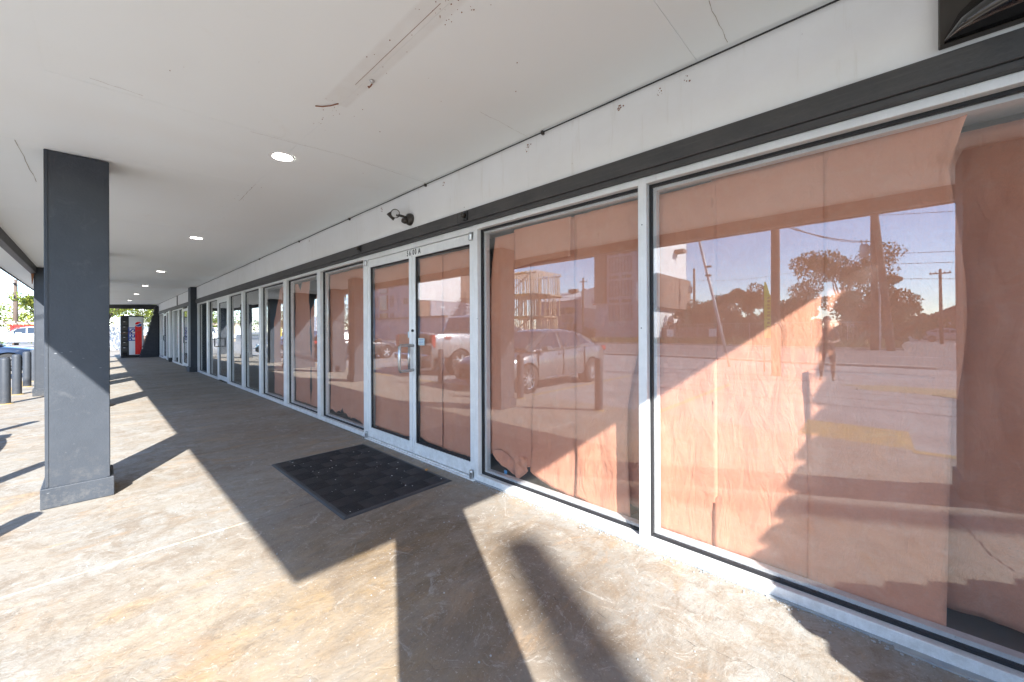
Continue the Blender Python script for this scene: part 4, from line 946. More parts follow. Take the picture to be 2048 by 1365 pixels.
MB().box(-26.3, -19.15, -54, -42, G0, 15.2).build('wall', 'stucco_g', ga, bevel=.02)
MB().box(-19.148, -19.05, -53.6, -42.02, 3.9, 15.1).build('white_cladding', 'stucco_w', ga)
MB().box(-19.148, -19.05, -52.3, -42.02, G0+.1, 3.85).build('white_cladding', 'stucco_w', ga)
MB().box(-19.04, -18.35, -53.4, -42.3, 3.95, 7.9).build('projecting_bay', 'stucco_b', ga, bevel=.02)
MB().box(-19.0, -17.9, -50.5, -49.2, 11.3, 11.75).build('ledge', 'stucco_b', ga)
MB().box(-26.35, -24.75, -41.99, -41.6, 4.7, 15.1).build('projecting_bay', 'stucco_b', ga)
MB().box(-26.4, -19.0, -54.1, -41.9, 15.2, 15.5).build('parapet', 'stucco_b', ga)
for r_ in range(5):
    z0 = 2.55 + 2.98*r_
    for (a, b_) in ((-24.35, -23.1), (-22.7, -21.45)):
        window(a, b_, -42, z0, z0+1.75, ga, fr='stucco_b', mull=2, pn='blind')
        if r_ < 4: MB().box(a, b_, -41.998, -41.94, z0+2.15, z0+2.5).build('vent_grille', 'stucco_b', ga)
MB().box(-20.75, -20.5, -41.99, -41.8, 4.8, 7.0).build('wall_lamp', 'decal', ga)
MB().box(-20.45, -19.3, -41.99, -41.9, G0+.05, 8.3).build('shadow_panel', 'stucco_b', ga)  # added brown panel standing in for the shadow at the facade's right end
# second block
gb = thing('apartment_block', 'mauve grey apartment block with a bright white upper side wall, mirrored in the doors', 'building', (-59, -38, 0))
MB().box(-66, -52, -46, -31.6, G0, 13.6).build('wall', 'stucco_g', gb, bevel=.02)
MB().box(-51.998, -51.9, -40.6, -31.7, 6.1, 11.2).build('white_cladding', 'stucco_w', gb)
MB().box(-51.998, -51.9, -45.8, -40.65, 6.1, 13.4).build('brown_cladding', 'stucco_b', gb)
MB().box(-51.998, -51.88, -34.2, -31.7, G0+.1, 6.05).build('brown_cladding', 'stucco_b', gb)
MB().box(-51.998, -51.84, -45.8, -34.25, G0+.1, 6.05).build('brown_cladding', 'stucco_g', gb)
MB().box(-66.2, -44, -31.5, -31.2, G0, 3.2).build('podium_wall', 'stucco_g', gb)
MB().box(-66.2, -43.9, -31.6, -31.0, 3.2, 3.45).build('podium_coping', 'stucco_b', gb)
for r_ in range(4):
    z0 = 2.4 + 3.0*r_
    window(-65.2, -63.9, -31.6, z0, z0+1.7, gb, fr='stucco_b', mull=1, pn='blind')
    window(-59.6, -58.5, -31.6, z0, z0+1.7, gb, fr='stucco_b', mull=1, pn='blind')
    window(-55.2, -54.2, -31.6, z0+.2, z0+1.0, gb, fr='stucco_b', mull=1)
    MB().box(-62.8, -60.6, -31.58, -31.4, z0-.6, z0+1.9).build('balcony_recess', 'winpane', gb)
for y_, z_ in ((-33.4, 9.6), (-35.6, 9.6)): 
    MB().box(-51.895, -51.86, y_-.5, y_+.5, z_-.14, z_+.14).build('vent_grille', 'stucco_b', gb)
for y_, z_ in ((-36.6, 5.1), (-39.6, 5.1)): MB().box(-51.83, -51.8, y_-.5, y_+.5, z_-.12, z_+.12).build('vent_grille', 'decal', gb)
# timber framing under construction
tf = thing('timber_frame', 'three-storey timber frame of a building under construction, mirrored left of the grey block', 'building', (-39, -47, 0))
stud = MB().box(-.045, .045, -.07, .07, 0, 3.1).build('stud', 'timber', tf, loc=(0, 0, 0))
for v in stud.data.vertices: v.co += wloc(tf)
cnt = 0; o3 = -wloc(tf)
for s_ in range(3):
    z0 = .1 + 3.5*s_; xr = -38.0 if s_ else -38.9
    xsl = [xr - .42*i for i in range(24)]
    for x_ in xsl:
        for y_ in (-44.0, -50.5):
            if rnd.random() < (.1 if y_ == -44 else .25): continue
            L = Vector((x_, y_, z0)) + o3
            if cnt == 0: stud.location = L
            else: inst(stud, L, tf)
            cnt += 1
    for i in range(10):
        for x_ in (xr, -42.2):
            if rnd.random() < .2: continue
            inst(stud, Vector((x_, -44.6-.62*i, z0)) + o3, tf); cnt += 1
    zt = z0+3.1
    for y_ in (-44.0, -50.5): MB().box(-47.5, xr+.05, y_-.09, y_+.09, zt, zt+.38 if s_ < 2 else zt+.15).build('rim_board', 'timber', tf)
    MB().box(-43.4 + s_*.5, xr-.9-s_*.6, -43.90, -43.86, zt+.0, zt+.36).build('sheathing_panel', 'osb', tf)
    MB().box(-47.5, xr, -50.4, -44.1, zt+.16, zt+.24).build('floor_deck', 'timber', tf) if s_ < 2 else None
    for k_ in range(12): MB().box(xr-.04-.8*k_, xr+.05-.8*k_, -50.5, -43.2 if s_ == 2 else -44, zt+.25, zt+.37).build('joist', 'timber', tf)
    b = MB(); b.obox((-41.8, -44.15, z0+1.6), (2.4, 0, 1.6), (0, .03, 0), (-.06, 0, .08)); b.build('brace', 'timber', tf)
# warehouse
wh = thing('warehouse', 'low metal warehouse with pale corrugated roof and a name board', 'building', (-41, -66, 0))
MB().box(-51, -39.8, -74, -60, G0, 7.0).build('wall', 'stucco_g', wh)
b = MB()
for i in range(28):
    x_ = -51.2 + i*.42; b.add([(x_, -59.6, 6.95), (x_+.36, -59.6, 6.95), (x_+.36, -67, 9.3), (x_, -67, 9.3), (x_+.05, -59.6, 7.04), (x_+.31, -59.6, 7.04), (x_+.31, -67, 9.39), (x_+.05, -67, 9.39)], [(0,3,2,1),(4,5,6,7),(0,1,5,4),(1,2,6,5),(2,3,7,6),(3,0,4,7)])
b.build('roof', 'metalwall', wh)
MB().box(-51.2, -39.4, -67.1, -67.0, 9.2, 9.45).build('ridge_cap', 'stucco_w', wh)
MB().box(-47.0, -45, -66.5, -65.5, 9.2, 9.9).build('roof_vent', 'stucco_b', wh)
MB().prism([(-39.8, G0), (-33.5, G0), (-33.5, 6.3), (-39.8, 9.2)], 'y', -72, -59.9).build('wall', 'stucco_g', wh)
MB().prism([(-40.0, 5.5), (-33.3, 4.6), (-33.3, 7.9), (-35.5, 9.4), (-40.0, 8.6)], 'y', -59.88, -59.7).build('metal_gable', 'stucco_w', wh)
MB().box(-37.9, -34.3, -59.68, -59.6, 5.75, 7.15).build('name_board', 'decal', wh)
text('lettering', 'United', 1.15, 'blue', Matrix.Translation((-36.1, -59.58, 6.55)) @ Matrix.Rotation(R(180), 4, 'Z') @ Matrix.Rotation(R(90), 4, 'X'), wh, bold=.03)
MB().box(-37.4, -34.8, -59.595, -59.57, 5.88, 6.02).build('red_underline', 'red', wh)
for x_ in (-48.5, -46.6, -44.7, -42.8): window(x_-.6, x_+.6, -60, 4.4, 5.6, wh, fr='stucco_b', mull=0)
# low fence with dark boards, houses
fc = thing('low_fence', 'low dark fence with pale notices, mirrored below the tree line', 'fence', (-14, -43, 0))
for i in range(10): MB().box(-18.2+.62*i, -17.62+.62*i, -43.05, -43.0, G0+.15, 1.55+.02*(i % 3)).build('fence_board', 'stucco_b', fc)
for x_ in (-17.2, -12.6): MB().box(x_-.4, x_+.4, -42.98, -42.95, .5, 1.35).build('notice', 'decal', fc)
cf = thing('chain_fence', 'thin wire fence on posts along the far verge', 'fence', (-30, -41, 0))
for i in range(22): MB().tube([(-52+2.4*i, -41.2, G0), (-52+2.4*i, -41.2, 1.9)], .035, 6).build('post', 'metalwall', cf)
MB().tube([(-52, -41.2, 1.85), (1, -41.2, 1.85)], .02, 5).build('top_rail', 'metalwall', cf)
b = MB()
for i in range(212): b.box(-52+.25*i, -51.985+.25*i, -41.21, -41.20, .1, 1.85)
b.build('wire_mesh', 'metalwall', cf, kind='stuff')
def house(x, y, w, d, h, label):
    t = thing('house', label, 'house', (x, y, 0), 'small houses down the side street')
    MB().box(x-w/2, x+w/2, y-d/2, y+d/2, G0, h).build('wall', 'stucco_b', t)
    MB().prism([(x-w/2-.4, h+.002), (x+w/2+.4, h+.002), (x, h+w*.3)], 'y', y-d/2-.4, y+d/2+.4).build('roof', 'pole', t)
    for k_ in (-.28, .22): window(x+w*k_-.4, x+w*k_+.4, y+d/2, .9, 2.1, t, fr='stucco_w')
    MB().box(x-.45, x+.45, y+d/2+.003, y+d/2+.06, G0, 2.1).build('door', 'stucco_w', t)
house(9.5, -84, 7, 8, 2.9, 'small gabled house down the side street, right of the low trees')
house(17.5, -80, 7, 8, 3.1, 'second gabled house further right down the side street')
house(-1, -112, 9, 8, 2.8, 'tiny gabled house at the far end of the side street')
# trees across the road
for i, (x, y, h, w, lf_, lb) in enumerate((
    (-16.6, -50, 5.0, 4.0, 'leaf_b', 'low autumn tree at the left end of the mirrored tree line'), (-14.0, -52, 6.0, 4.4, 'leaf_d', 'rounded dark tree left of the stay pole'),
    (-11.0, -51, 6.9, 4.6, 'leaf_b', 'taller rusty tree right of the stay pole'), (-8.0, -52, 6.4, 4.2, 'leaf_b', 'rusty tree behind the lime feather flag'),
    (-6.0, -50, 6.6, 3.6, 'leaf_d', 'narrow dark tree beside the thick pole'), (-9.5, -56, 6.2, 5.0, 'leaf_d', 'broad dark tree filling the back of the tree line'),
    (-19, -56, 5.0, 5.0, 'leaf_d', 'dark tree behind the white wall of the apartment block'))):
    tree(x, y, h, w, lb, lf_, 40+i, 6500, .17, .15, group='trees in the mirrored tree line', low=.05)
tree(-2.0, -46, 9.2, 6.6, 'large spreading tree with thin crown left of the transformer pole', 'leaf_b', 60, 9000, .13, .25, low=.30)
tree(-.3, -43, 7.0, 4.0, 'dark bushy tree directly behind the transformer pole', 'leaf_d', 61, 6500, .15, .2, low=.05)
tree(1.4, -42, 5.8, 2.8, 'ivy-clad bushy tree just right of the leaning pole', 'leaf_b', 62, 5000, .12, .1, low=.03)
for i, (x, y, h, w, lb) in enumerate(((5.0, -72, 4.6, 5.0, 'round low tree between the side street and the houses'), (2.4, -90, 3.4, 4.5, 'low tree at the far side of the side street'), (10.6, -70, 6.5, 3.4, 'tall tree at the right behind the parked cars'), (3.6, -100, 3.4, 5, 'small dark tree at the very end of the side street'))):
    tree(x, y, h, w, lb, 'leaf_d', 70+i, 1800, .16, .14, group='trees down the side street', low=.1)
for i, (x, y, h, w, lf_, lb) in enumerate(((-40.6, -57, 5.8, 2.6, 'leaf_b', 'thin young tree in front of the warehouse'), (-67, -40, 9.5, 6.0, 'leaf_d', 'tree beside the far apartment block, mirrored in the left door'),
    (-46, -42.5, 2.2, 3, 'leaf_b', 'dry bush by the wire fence'), (-27.2, -41.8, 1.6, 2.4, 'leaf_b', 'low dry bush at the foot of the grey block'))):
    tree(x, y, h, w, lb, lf_, 80+i, 1800, .13, .1, low=.12)
# behind the car park to the left (direct view and mirrored in the far windows)
for i, (x, y, h, w, lf_, lb) in enumerate(((-78, -9.0, 4.6, 7, 'leaf_l', 'green tree above the white pickup, left of the second column'), (-84, -13.5, 4.8, 8, 'leaf_d', 'darker tree behind the pergola at the left edge'), (-72, -6.6, 6.4, 4, 'leaf_l', 'yellow-green branches showing beside the second column'),
    (-80, -22, 6, 9, 'leaf_b', 'autumn tree at the back of the car park'), (-72, -30, 7, 8, 'leaf_d', 'tall dark tree at the back corner of the car park'), (-92, -2, 7, 9, 'leaf_d', 'broad dark tree far beyond the walk'))):
    tree(x, y, h, w, lb, lf_, 90+i, 2600, .17, .16, low=.18)
tree(-37, -1.7, 5.0, 4.6, 'sunny yellow-green tree beyond the end of the walk, above the vending machine', 'leaf_l', 101, 6000, .075, .10, low=.40)
tree(-41, .9, 5.4, 4.4, 'second yellow-green tree beyond the end of the walk, nearer the white wall', 'leaf_l', 102, 4500, .08, .10, low=.36)
sb = thing('side_building', 'white and grey wall of a neighbouring building behind the wing wall', 'building', (-44, 2, 0))
MB().box(-50, -44, .25, .98, 1.0, 7).build('wall', 'stucco_w', sb)
MB().box(-50, -43.9, .99, 8, G0, 7).build('wall', 'stucco_g', sb)
MB().box(-49.9, -44.02, .26, .97, G0, .99).build('lower_wall', 'stucco_b', sb)
cfn = thing('board_fence', 'pale grey board fence at the end of the walk, left of the vending machine', 'fence', (-40, -1.6, 0))
for i in range(9): MB().box(-39.9, -39.84, -1.95+.24*i, -1.73+.24*i, 0, 1.72+.015*(i % 2)).build('fence_board', 'metalwall', cfn, bevel=.004)
MB().box(-39.97, -39.9, -1.97, .2, 1.2, 1.3).build('rail', 'metalwall', cfn)
for y_, lb in ((-2.2, 'dark sack leaning by the grey board fence'),):
    MB().lathe([(.0, 0), (.16, .02), (.2, .2), (.15, .5), (.06, .62), (.0, .63)], (-39.3, y_, 0), 'z', 12).build('sack', 'brownblack', smooth=True, label=lb, cat='sack')
# pergola with red and white board at the far side of the lot
pg = thing('pergola', 'new timber pergola in front of a red and white board, behind the white pickup', 'pergola', (-67, -9, G0))
for y_ in (-12.6, -10.9, -10.3, -9.2): MB().box(-66.1, -65.9, y_-.1, y_+.1, G0, 2.15).build('post', 'timber', pg)
MB().box(-66.2, -65.8, -12.8, -5.6, 2.16, 2.4).build('beam', 'timber', pg)
for i in range(10): MB().box(-68.2, -65.4, -12.6+.75*i, -12.5+.75*i, 2.41, 2.5).build('rafter', 'timber', pg)
rb = thing('sign_board', 'long red and white board behind the pergola', 'sign', (-68.4, -8, G0))
MB().box(-68.5, -68.4, -8.6, -4.4, .9, 2.1).build('board', 'red', rb); MB().box(-68.39, -68.37, -8.2, -4.6, 1.15, 1.5).build('white_band', 'decal', rb)
MB().box(-68.6, -68.5, -12.6, -8.8, .8, 1.9).build('board', 'stucco_w', rb)
for y_ in (-8.4, -4.6): MB().box(-68.65, -68.52, y_-.06, y_+.06, G0, 2.1).build('post', 'pole', rb)
# container and yellow thing
ct = thing('container', 'pale blue steel container at the back of the lot', 'container', (-60, -16, G0))
MB().box(-62, -59.5, -20.5, -16.5, .9, 3.4).build('body', mat('pale_blue_steel', (.34, .42, .50), .5), ct, bevel=.03)
for i in range(8): MB().box(-59.49, -59.44, -20.3+.5*i, -20.12+.5*i, 1.0, 3.3).build('rib', 'metalwall', ct)
MB().box(-62, -59.6, -20.4, -16.6, G0, .88).build('base_frame', 'brownblack', ct)
hy = thing('yellow_ring', 'bright yellow curved tube standing in the car park, mirrored in a far window', 'tube', (-36, -8.0, G0))
MB().tube([(-36+.45*math.cos(t_*.5), -8.0+.45*math.cos(t_*.5)*.4, .95+.62*math.sin(t_*.5)) for t_ in range(-3, 9)], .14, 10).build('tube', mat('yellow_plastic', (.75, .60, .02), .4), hy, smooth=True)
MB().tube([(-35.8, -7.9, G0), (-35.75, -7.9, .6)], .1, 8).build('foot', 'black', hy)
# feather flag
ff = thing('feather_flag', 'lime yellow feather flag on a thin pole in the car park', 'flag', (-2.68, -13, G0))
MB().tube([(-2.68, -13, G0), (-2.68, -13, 2.75)], .018, 8).build('pole', 'black', ff)
MB().prism([(-2.66, 1.0), (-2.44, 1.0), (-2.41, 1.7), (-2.46, 2.3), (-2.60, 2.86), (-2.66, 2.9)], 'y', -13.01, -12.99).build('banner', mat('lime_cloth', (.62, .72, .03), .6), ff)
for i in range(9): MB().box(-2.58+.008*(i % 3), -2.50, -12.988, -12.985, 1.35+.12*i, 1.40+.12*i+.02*(i % 2)).build('print_stroke', 'black', ff)
# ================================================================== VEHICLES
M['tyre'] = mat('tyre_rubber', (.02, .02, .02), .8)
M['rim'] = mat('alloy_rim', (.62, .62, .64), .25, metal=.8)
M['carglass'] = mat('car_window_glass', (.02, .025, .03), .04, spec=.9, coat=.3)
M['redlamp'] = mat('red_tail_lamp', (.38, .03, .025), .15, coat=.5)
M['headlamp'] = mat('headlamp_glass', (.75, .75, .76), .08, coat=.8)
M['amber'] = mat('amber_lamp', (.75, .30, .05), .2)
M['chrome'] = mat('chrome', (.75, .75, .76), .12, metal=1.0)
def paint(name, c, metal=.45): return mat(name, c, .28, metal=metal, coat=.9)
P_grey = paint('car_paint_grey', (.20, .197, .20)); P_silver = paint('car_paint_silver', (.42, .41, .41), .3); P_white = paint('car_paint_white', (.78, .78, .77), .0)
P_black = paint('car_paint_black', (.012, .012, .014), .1); P_blue = paint('car_paint_blue', (.02, .035, .07), .3)

def loft(stations, section, close=True):
    b = MB(); rings = [section(*s_) for s_ in stations]; n_ = len(rings[0])
    for r_ in rings: b.v += r_
    for i in range(len(rings)-1):
        for j in range(n_): b.f.append((i*n_+j, i*n_+(j+1) % n_, (i+1)*n_+(j+1) % n_, (i+1)*n_+j))
    if close: b.f.append(tuple(range(n_))[::-1]); b.f.append(tuple(range((len(rings)-1)*n_, len(rings)*n_)))
    return b
def body_section(x, zl, zb, hw):
    h_ = [(0, zl), (hw*.86, zl), (hw*.975, zl+.10*(zb-zl)/.7), (hw, zl+.52*(zb-zl)), (hw*.975, zb-.10*(zb-zl)), (hw*.90, zb-.01), (hw*.55, zb+.02)]
    pts = [(x, y, z) for y, z in h_] + [(x, 0, zb+.03)] + [(x, -y, z) for y, z in h_[:0:-1]]
    return pts
def cab_section(x, zb, hwb, zr, hwr):
    h_ = [(0, zb-.06), (hwb, zb-.06), (hwb, zb), (hwb+(hwr-hwb)*.55, zb+(zr-zb)*.55), (hwr+.02, zr-.05*(zr-zb)-.01), (hwr*.86, zr), (hwr*.45, zr+.012)]
    return [(x, y, z) for y, z in h_] + [(x, 0, zr+.016)] + [(x, -y, z) for y, z in h_[:0:-1]]
def lerp_st(st, x, k_):
    for a, c in zip(st, st[1:]):
        if min(a[0], c[0]) <= x <= max(a[0], c[0]): u = (x-a[0])/(c[0]-a[0]+1e-9); return a[k_]+(c[k_]-a[k_])*u
    return st[0][k_] if abs(x-st[0][0]) < abs(x-st[-1][0]) else st[-1][k_]
def cut(o, cutters):
    for c_ in cutters:
        md = o.modifiers.new('cut', 'BOOLEAN'); md.operation = 'DIFFERENCE'; md.object = c_; md.solver = 'EXACT'
    bpy.context.view_layer.update()
    me = bpy.data.meshes.new_from_object(o.evaluated_get(bpy.context.evaluated_depsgraph_get()))
    for c_ in list(cutters): bpy.data.objects.remove(c_)
    o.modifiers.clear(); o.data = me
def smooth_angle(o, deg=32):
    bm = bmesh.new(); bm.from_mesh(o.data)
    for e_ in bm.edges:
        e_.smooth = not (len(e_.link_faces) == 2 and e_.calc_face_angle(0) > R(deg))
    for f_ in bm.faces: f_.smooth = True
    bm.to_mesh(o.data); bm.free()
def wheel(parent, x, y, r_, w_, spokes, style):
    s_ = 1 if y > 0 else -1
    wt = thing('wheel', None, None, (x, y, r_)); wt.parent = parent
    c = (x, y, r_)
    b = MB().lathe([(r_*.66, -w_/2), (r_*.93, -w_/2), (r_, -w_*.35), (r_, w_*.35), (r_*.93, w_/2), (r_*.66, w_/2), (r_*.62, 0)], c, 'y', 28, cap=False)
    b.build('tyre', 'tyre', wt, smooth=True)
    rim = MB(); yo = y + s_*w_*.46
    rim.lathe([(r_*.67, -s_*.0), (r_*.62, -s_*.015), (r_*.60, -s_*.05)], (x, yo, r_), 'y', 28, cap=False)
    for i in range(spokes):
        for off in ((-.055, .055) if style == 'thin' else (0,)):
            a = 2*math.pi*i/spokes + .2; d = Vector((math.cos(a+off*1.0), 0, math.sin(a+off*1.0))); e = Vector((math.cos(a+off*4.2), 0, math.sin(a+off*4.2)))
            c0 = Vector((x, yo-s_*.01, r_)) + d*r_*.08; c1 = Vector((x, yo-s_*.012, r_)) + e*r_*.62; ax = (c1-c0)/2; pr = Vector((-ax.z, 0, ax.x)).normalized()*(r_*(.022 if style == 'thin' else .085))
            rim.obox((c0+c1)/2, ax, pr, (0, .008, 0))
    rim.lathe([(0, s_*.004), (r_*.10, s_*.002), (r_*.12, -s_*.02)], (x, yo, r_), 'y', 16, cap=False)
    rim.build('rim', 'rim', wt)
    MB().lathe([(0, 0), (r_*.60, 0)], (x, yo-s_*.055, r_), 'y', 20, cap=False).build('brake_disc', 'brownblack', wt)
    return wt
def car(label, P, body, cab, wheels, wr, windows, ws, rear, hw_at, extra=None, spokes=10, style='thin', name='parked_car', cat='car', group='vehicles in the car park'):
    t = thing(name, label, cat, (0, 0, 0), group)
    bo = loft(body, body_section).build('body', P, t)
    sd = bo.modifiers.new('s', 'SUBSURF'); sd.levels = 1; sd.render_levels = 1
    bpy.context.view_layer.update(); me = bpy.data.meshes.new_from_object(bo.evaluated_get(bpy.context.evaluated_depsgraph_get())); bo.modifiers.clear(); bo.data = me
    cs = []
    for x in wheels:
        for s_ in (1, -1):
            c_ = MB().lathe([(wr*1.13, -.26), (wr*1.13, .35)], (x, s_*(hw_at-.0), wr*1.02), 'y', 32).build('wheel_cut', P); cs.append(c_)
    if extra and 'bed' in extra: x0, x1, hw, zf, zt = extra['bed']; cs.append(MB().box(x0, x1, -hw, hw, zf, zt).build('bed_cut', P))
    cut(bo, cs); smooth_angle(bo)
    if cab:
        cb = loft(cab, cab_section).build('cabin', P, t); sd = cb.modifiers.new('s', 'SUBSURF'); sd.levels = 1; sd.render_levels = 1
        for p in cb.data.polygons: p.use_smooth = True
    for x in wheels:
        for s_ in (1, -1):
            wheel(t, x, s_*(hw_at-.12), wr, .22, spokes, style)
            MB().lathe([(wr*1.12, -.13), (wr*1.12, .10)], (x, s_*(hw_at-.16), wr*1.02), 'y', 24, cap=False).build('wheel_arch', 'black', t)
    def yside(x, z):
        zb = lerp_st(cab, x, 1); hb = lerp_st(cab, x, 2); zr = lerp_st(cab, x, 3); hr = lerp_st(cab, x, 4)
        u = max(0, min(1.0, (z-zb)/max(zr-zb, .01))); return hb+(hr+.02-hb)*u+.004
    for poly in windows:
        for s_ in (1, -1):
            vs = [(x, s_*yside(x, z), z) for x, z in poly] + [(x, s_*(yside(x, z)-.03), z) for x, z in poly]; n_ = len(poly)
            MB().add(vs, [tuple(range(n_)), tuple(range(n_, 2*n_))[::-1]] + [(i, (i+1) % n_, n_+(i+1) % n_, n_+i) for i in range(n_)]).build('window', 'carglass', t)
            tr = [(x, s_*(yside(x, z)+.006), z) for x, z in poly]; 
            MB().tube([tr[0], tr[1]], .010, 5).build('window_trim', 'chrome', t)
    for (xa, za, ya, xb, zb2, yb), nm in ((ws, 'windscreen'), (rear, 'rear_window')):
        dx = .018 if xa > xb else -.018
        MB().add([(xa+dx, -ya, za+.014), (xa+dx, ya, za+.014), (xb+dx, yb, zb2+.014), (xb+dx, -yb, zb2+.014), (xa-dx, -ya, za-.02), (xa-dx, ya, za-.02), (xb-dx, yb, zb2-.02), (xb-dx, -yb, zb2-.02)],
                 [(0,1,2,3),(4,7,6,5),(0,4,5,1),(1,5,6,2),(2,6,7,3),(3,7,4,0)]).build(nm, 'carglass', t)
    return t
def addbox(t, nm, m_, x0, x1, y0, y1, z0, z1, bev=.012, both=True):
    for s_ in ((1, -1) if both else (1,)):
        a, b_ = sorted((s_*y0, s_*y1)); MB().box(x0, x1, a, b_, z0, z1).build(nm, m_, t, bevel=bev)

# sedan / wagon body
SB = [(-2.24, .46, .82, .60), (-2.20, .34, .96, .76), (-2.0, .25, 1.03, .84), (-1.5, .22, 1.03, .885), (-.6, .19, .98, .90), (.4, .19, .95, .90), (1.05, .20, .92, .89), (1.5, .22, .86, .875), (1.9, .24, .77, .82), (2.16, .28, .67, .70), (2.24, .36, .56, .52)]
SC = [(1.25, .93, .76, .94, .50), (.95, .94, .79, 1.08, .60), (.40, .95, .80, 1.38, .60), (-.1, .96, .80, 1.455, .61), (-.7, .98, .80, 1.44, .60), (-1.15, .99, .79, 1.35, .57), (-1.65, 1.02, .75, 1.13, .56), (-2.0, 1.02, .70, 1.03, .52)]
SWN = [[(.98, .975), (.06, .995), (.06, 1.375), (.38, 1.335)], [(-.02, .995), (-.86, 1.02), (-.80, 1.36), (-.02, 1.385)], [(-.92, 1.03), (-1.50, 1.07), (-1.12, 1.27), (-.86, 1.34)]]
def sedan(label, P, wb=(1.32, -1.32), wagon=False):
    cab = SC if not wagon else [(1.25, .93, .76, .94, .50), (.95, .94, .79, 1.08, .60), (.40, .95, .80, 1.38, .60), (-.1, .96, .80, 1.46, .61), (-1.0, .98, .80, 1.47, .61), (-1.7, 1.0, .79, 1.42, .59), (-2.05, 1.0, .76, 1.20, .56), (-2.2, .99, .70, 1.02, .52)]
    win = SWN if not wagon else [[(.98, .975), (.06, .995), (.06, 1.38), (.38, 1.335)], [(-.02, .995), (-.92, 1.02), (-.92, 1.39), (-.02, 1.395)], [(-1.0, 1.02), (-1.85, 1.06), (-1.6, 1.35), (-1.0, 1.39)]]
    rear = (-1.98, 1.05, .58, -1.22, 1.33, .50) if not wagon else (-2.2, 1.08, .58, -1.9, 1.38, .5)
    t = car(label, P, SB, cab, wb, .325, win, (1.15, .99, .62, .46, 1.375, .53), rear, .895, style='thin' if not wagon else 'five', spokes=10 if not wagon else 5)
    addbox(t, 'headlight', 'headlamp', 1.86, 2.12, .52, .80, .60, .74, .03); addbox(t, 'taillight', 'redlamp', -2.235, -2.02, .56, .795, .84, .98, .03)
    MB().box(2.14, 2.245, -.40, .40, .34, .56).build('grille', 'black', t, bevel=.02); MB().box(2.20, 2.26, -.26, .26, .40, .51).build('number_plate_holder', 'brownblack', t)
    addbox(t, 'side_mirror', P, .72, .90, .86, 1.04, .94, 1.06, .03)
    addbox(t, 'door_handle', 'chrome', .10, .28, .895, .92, .84, .87, .008); addbox(t, 'door_handle', 'chrome', -.82, -.64, .895, .92, .86, .89, .008)
    addbox(t, 'door_gap', 'black', .02, .03, .880, .9035, .30, .95, 0); addbox(t, 'door_gap', 'black', -.93, -.92, .880, .905, .40, .97, 0); addbox(t, 'door_gap', 'black', 1.00, 1.01, .872, .898, .30, .92, 0)
    addbox(t, 'sill_trim', 'chrome', -.85, .80, .888, .905, .30, .325, .006); addbox(t, 'fog_lamp', 'amber', 1.95, 2.1, .60, .74, .36, .42, .02)
    return t
t = sedan('grey four-door sedan parked nose-in, mirrored in the window right of the doors', P_grey); t.location = (-6.48, -5.55, G0); t.rotation_euler = (0, 0, R(90))
t = sedan('black station wagon mirrored in the left door leaf', P_black, wagon=True); t.location = (-19.2, -6.6, G0); t.rotation_euler = (0, 0, R(-90))
t = sedan('dark blue sedan behind the bollards at the left edge', P_blue); t.location = (-23.9, -5.75, G0); t.rotation_euler = (0, 0, R(90))
t = sedan('small silver car far across the side street, left of its pair', P_silver); t.location = (6.2, -62, G0); t.rotation_euler = (0, 0, R(8))
t = sedan('small dark car far across the side street, right of its pair', P_grey); t.location = (10.6, -60, G0); t.rotation_euler = (0, 0, R(4))
t = sedan('white car beyond the low fence under the trees', P_white); t.location = (-15.6, -47.5, G0+.3); t.rotation_euler = (0, 0, 0)
# pickups
TB = [(-2.93, .62, 1.24, .90), (-2.90, .56, 1.36, .97), (-2.4, .52, 1.38, 1.0), (-1.2, .48, 1.37, 1.0), (.6, .46, 1.28, 1.0), (1.25, .46, 1.26, 1.0), (1.9, .48, 1.22, .99), (2.55, .52, 1.16, .96), (2.85, .56, 1.06, .90), (2.93, .62, .92, .84)]
TC = [(1.42, 1.24, .84, 1.25, .66), (1.15, 1.25, .88, 1.40, .74), (.62, 1.27, .90, 1.84, .74), (.2, 1.28, .90, 1.95, .75), (-.6, 1.31, .90, 1.96, .75), (-1.0, 1.33, .90, 1.93, .74), (-1.18, 1.34, .88, 1.60, .74), (-1.24, 1.34, .86, 1.36, .72)]
TW = [[(1.12, 1.30), (.12, 1.33), (.12, 1.87), (.60, 1.80)], [(.04, 1.33), (-.92, 1.37), (-.88, 1.86), (.04, 1.88)]]
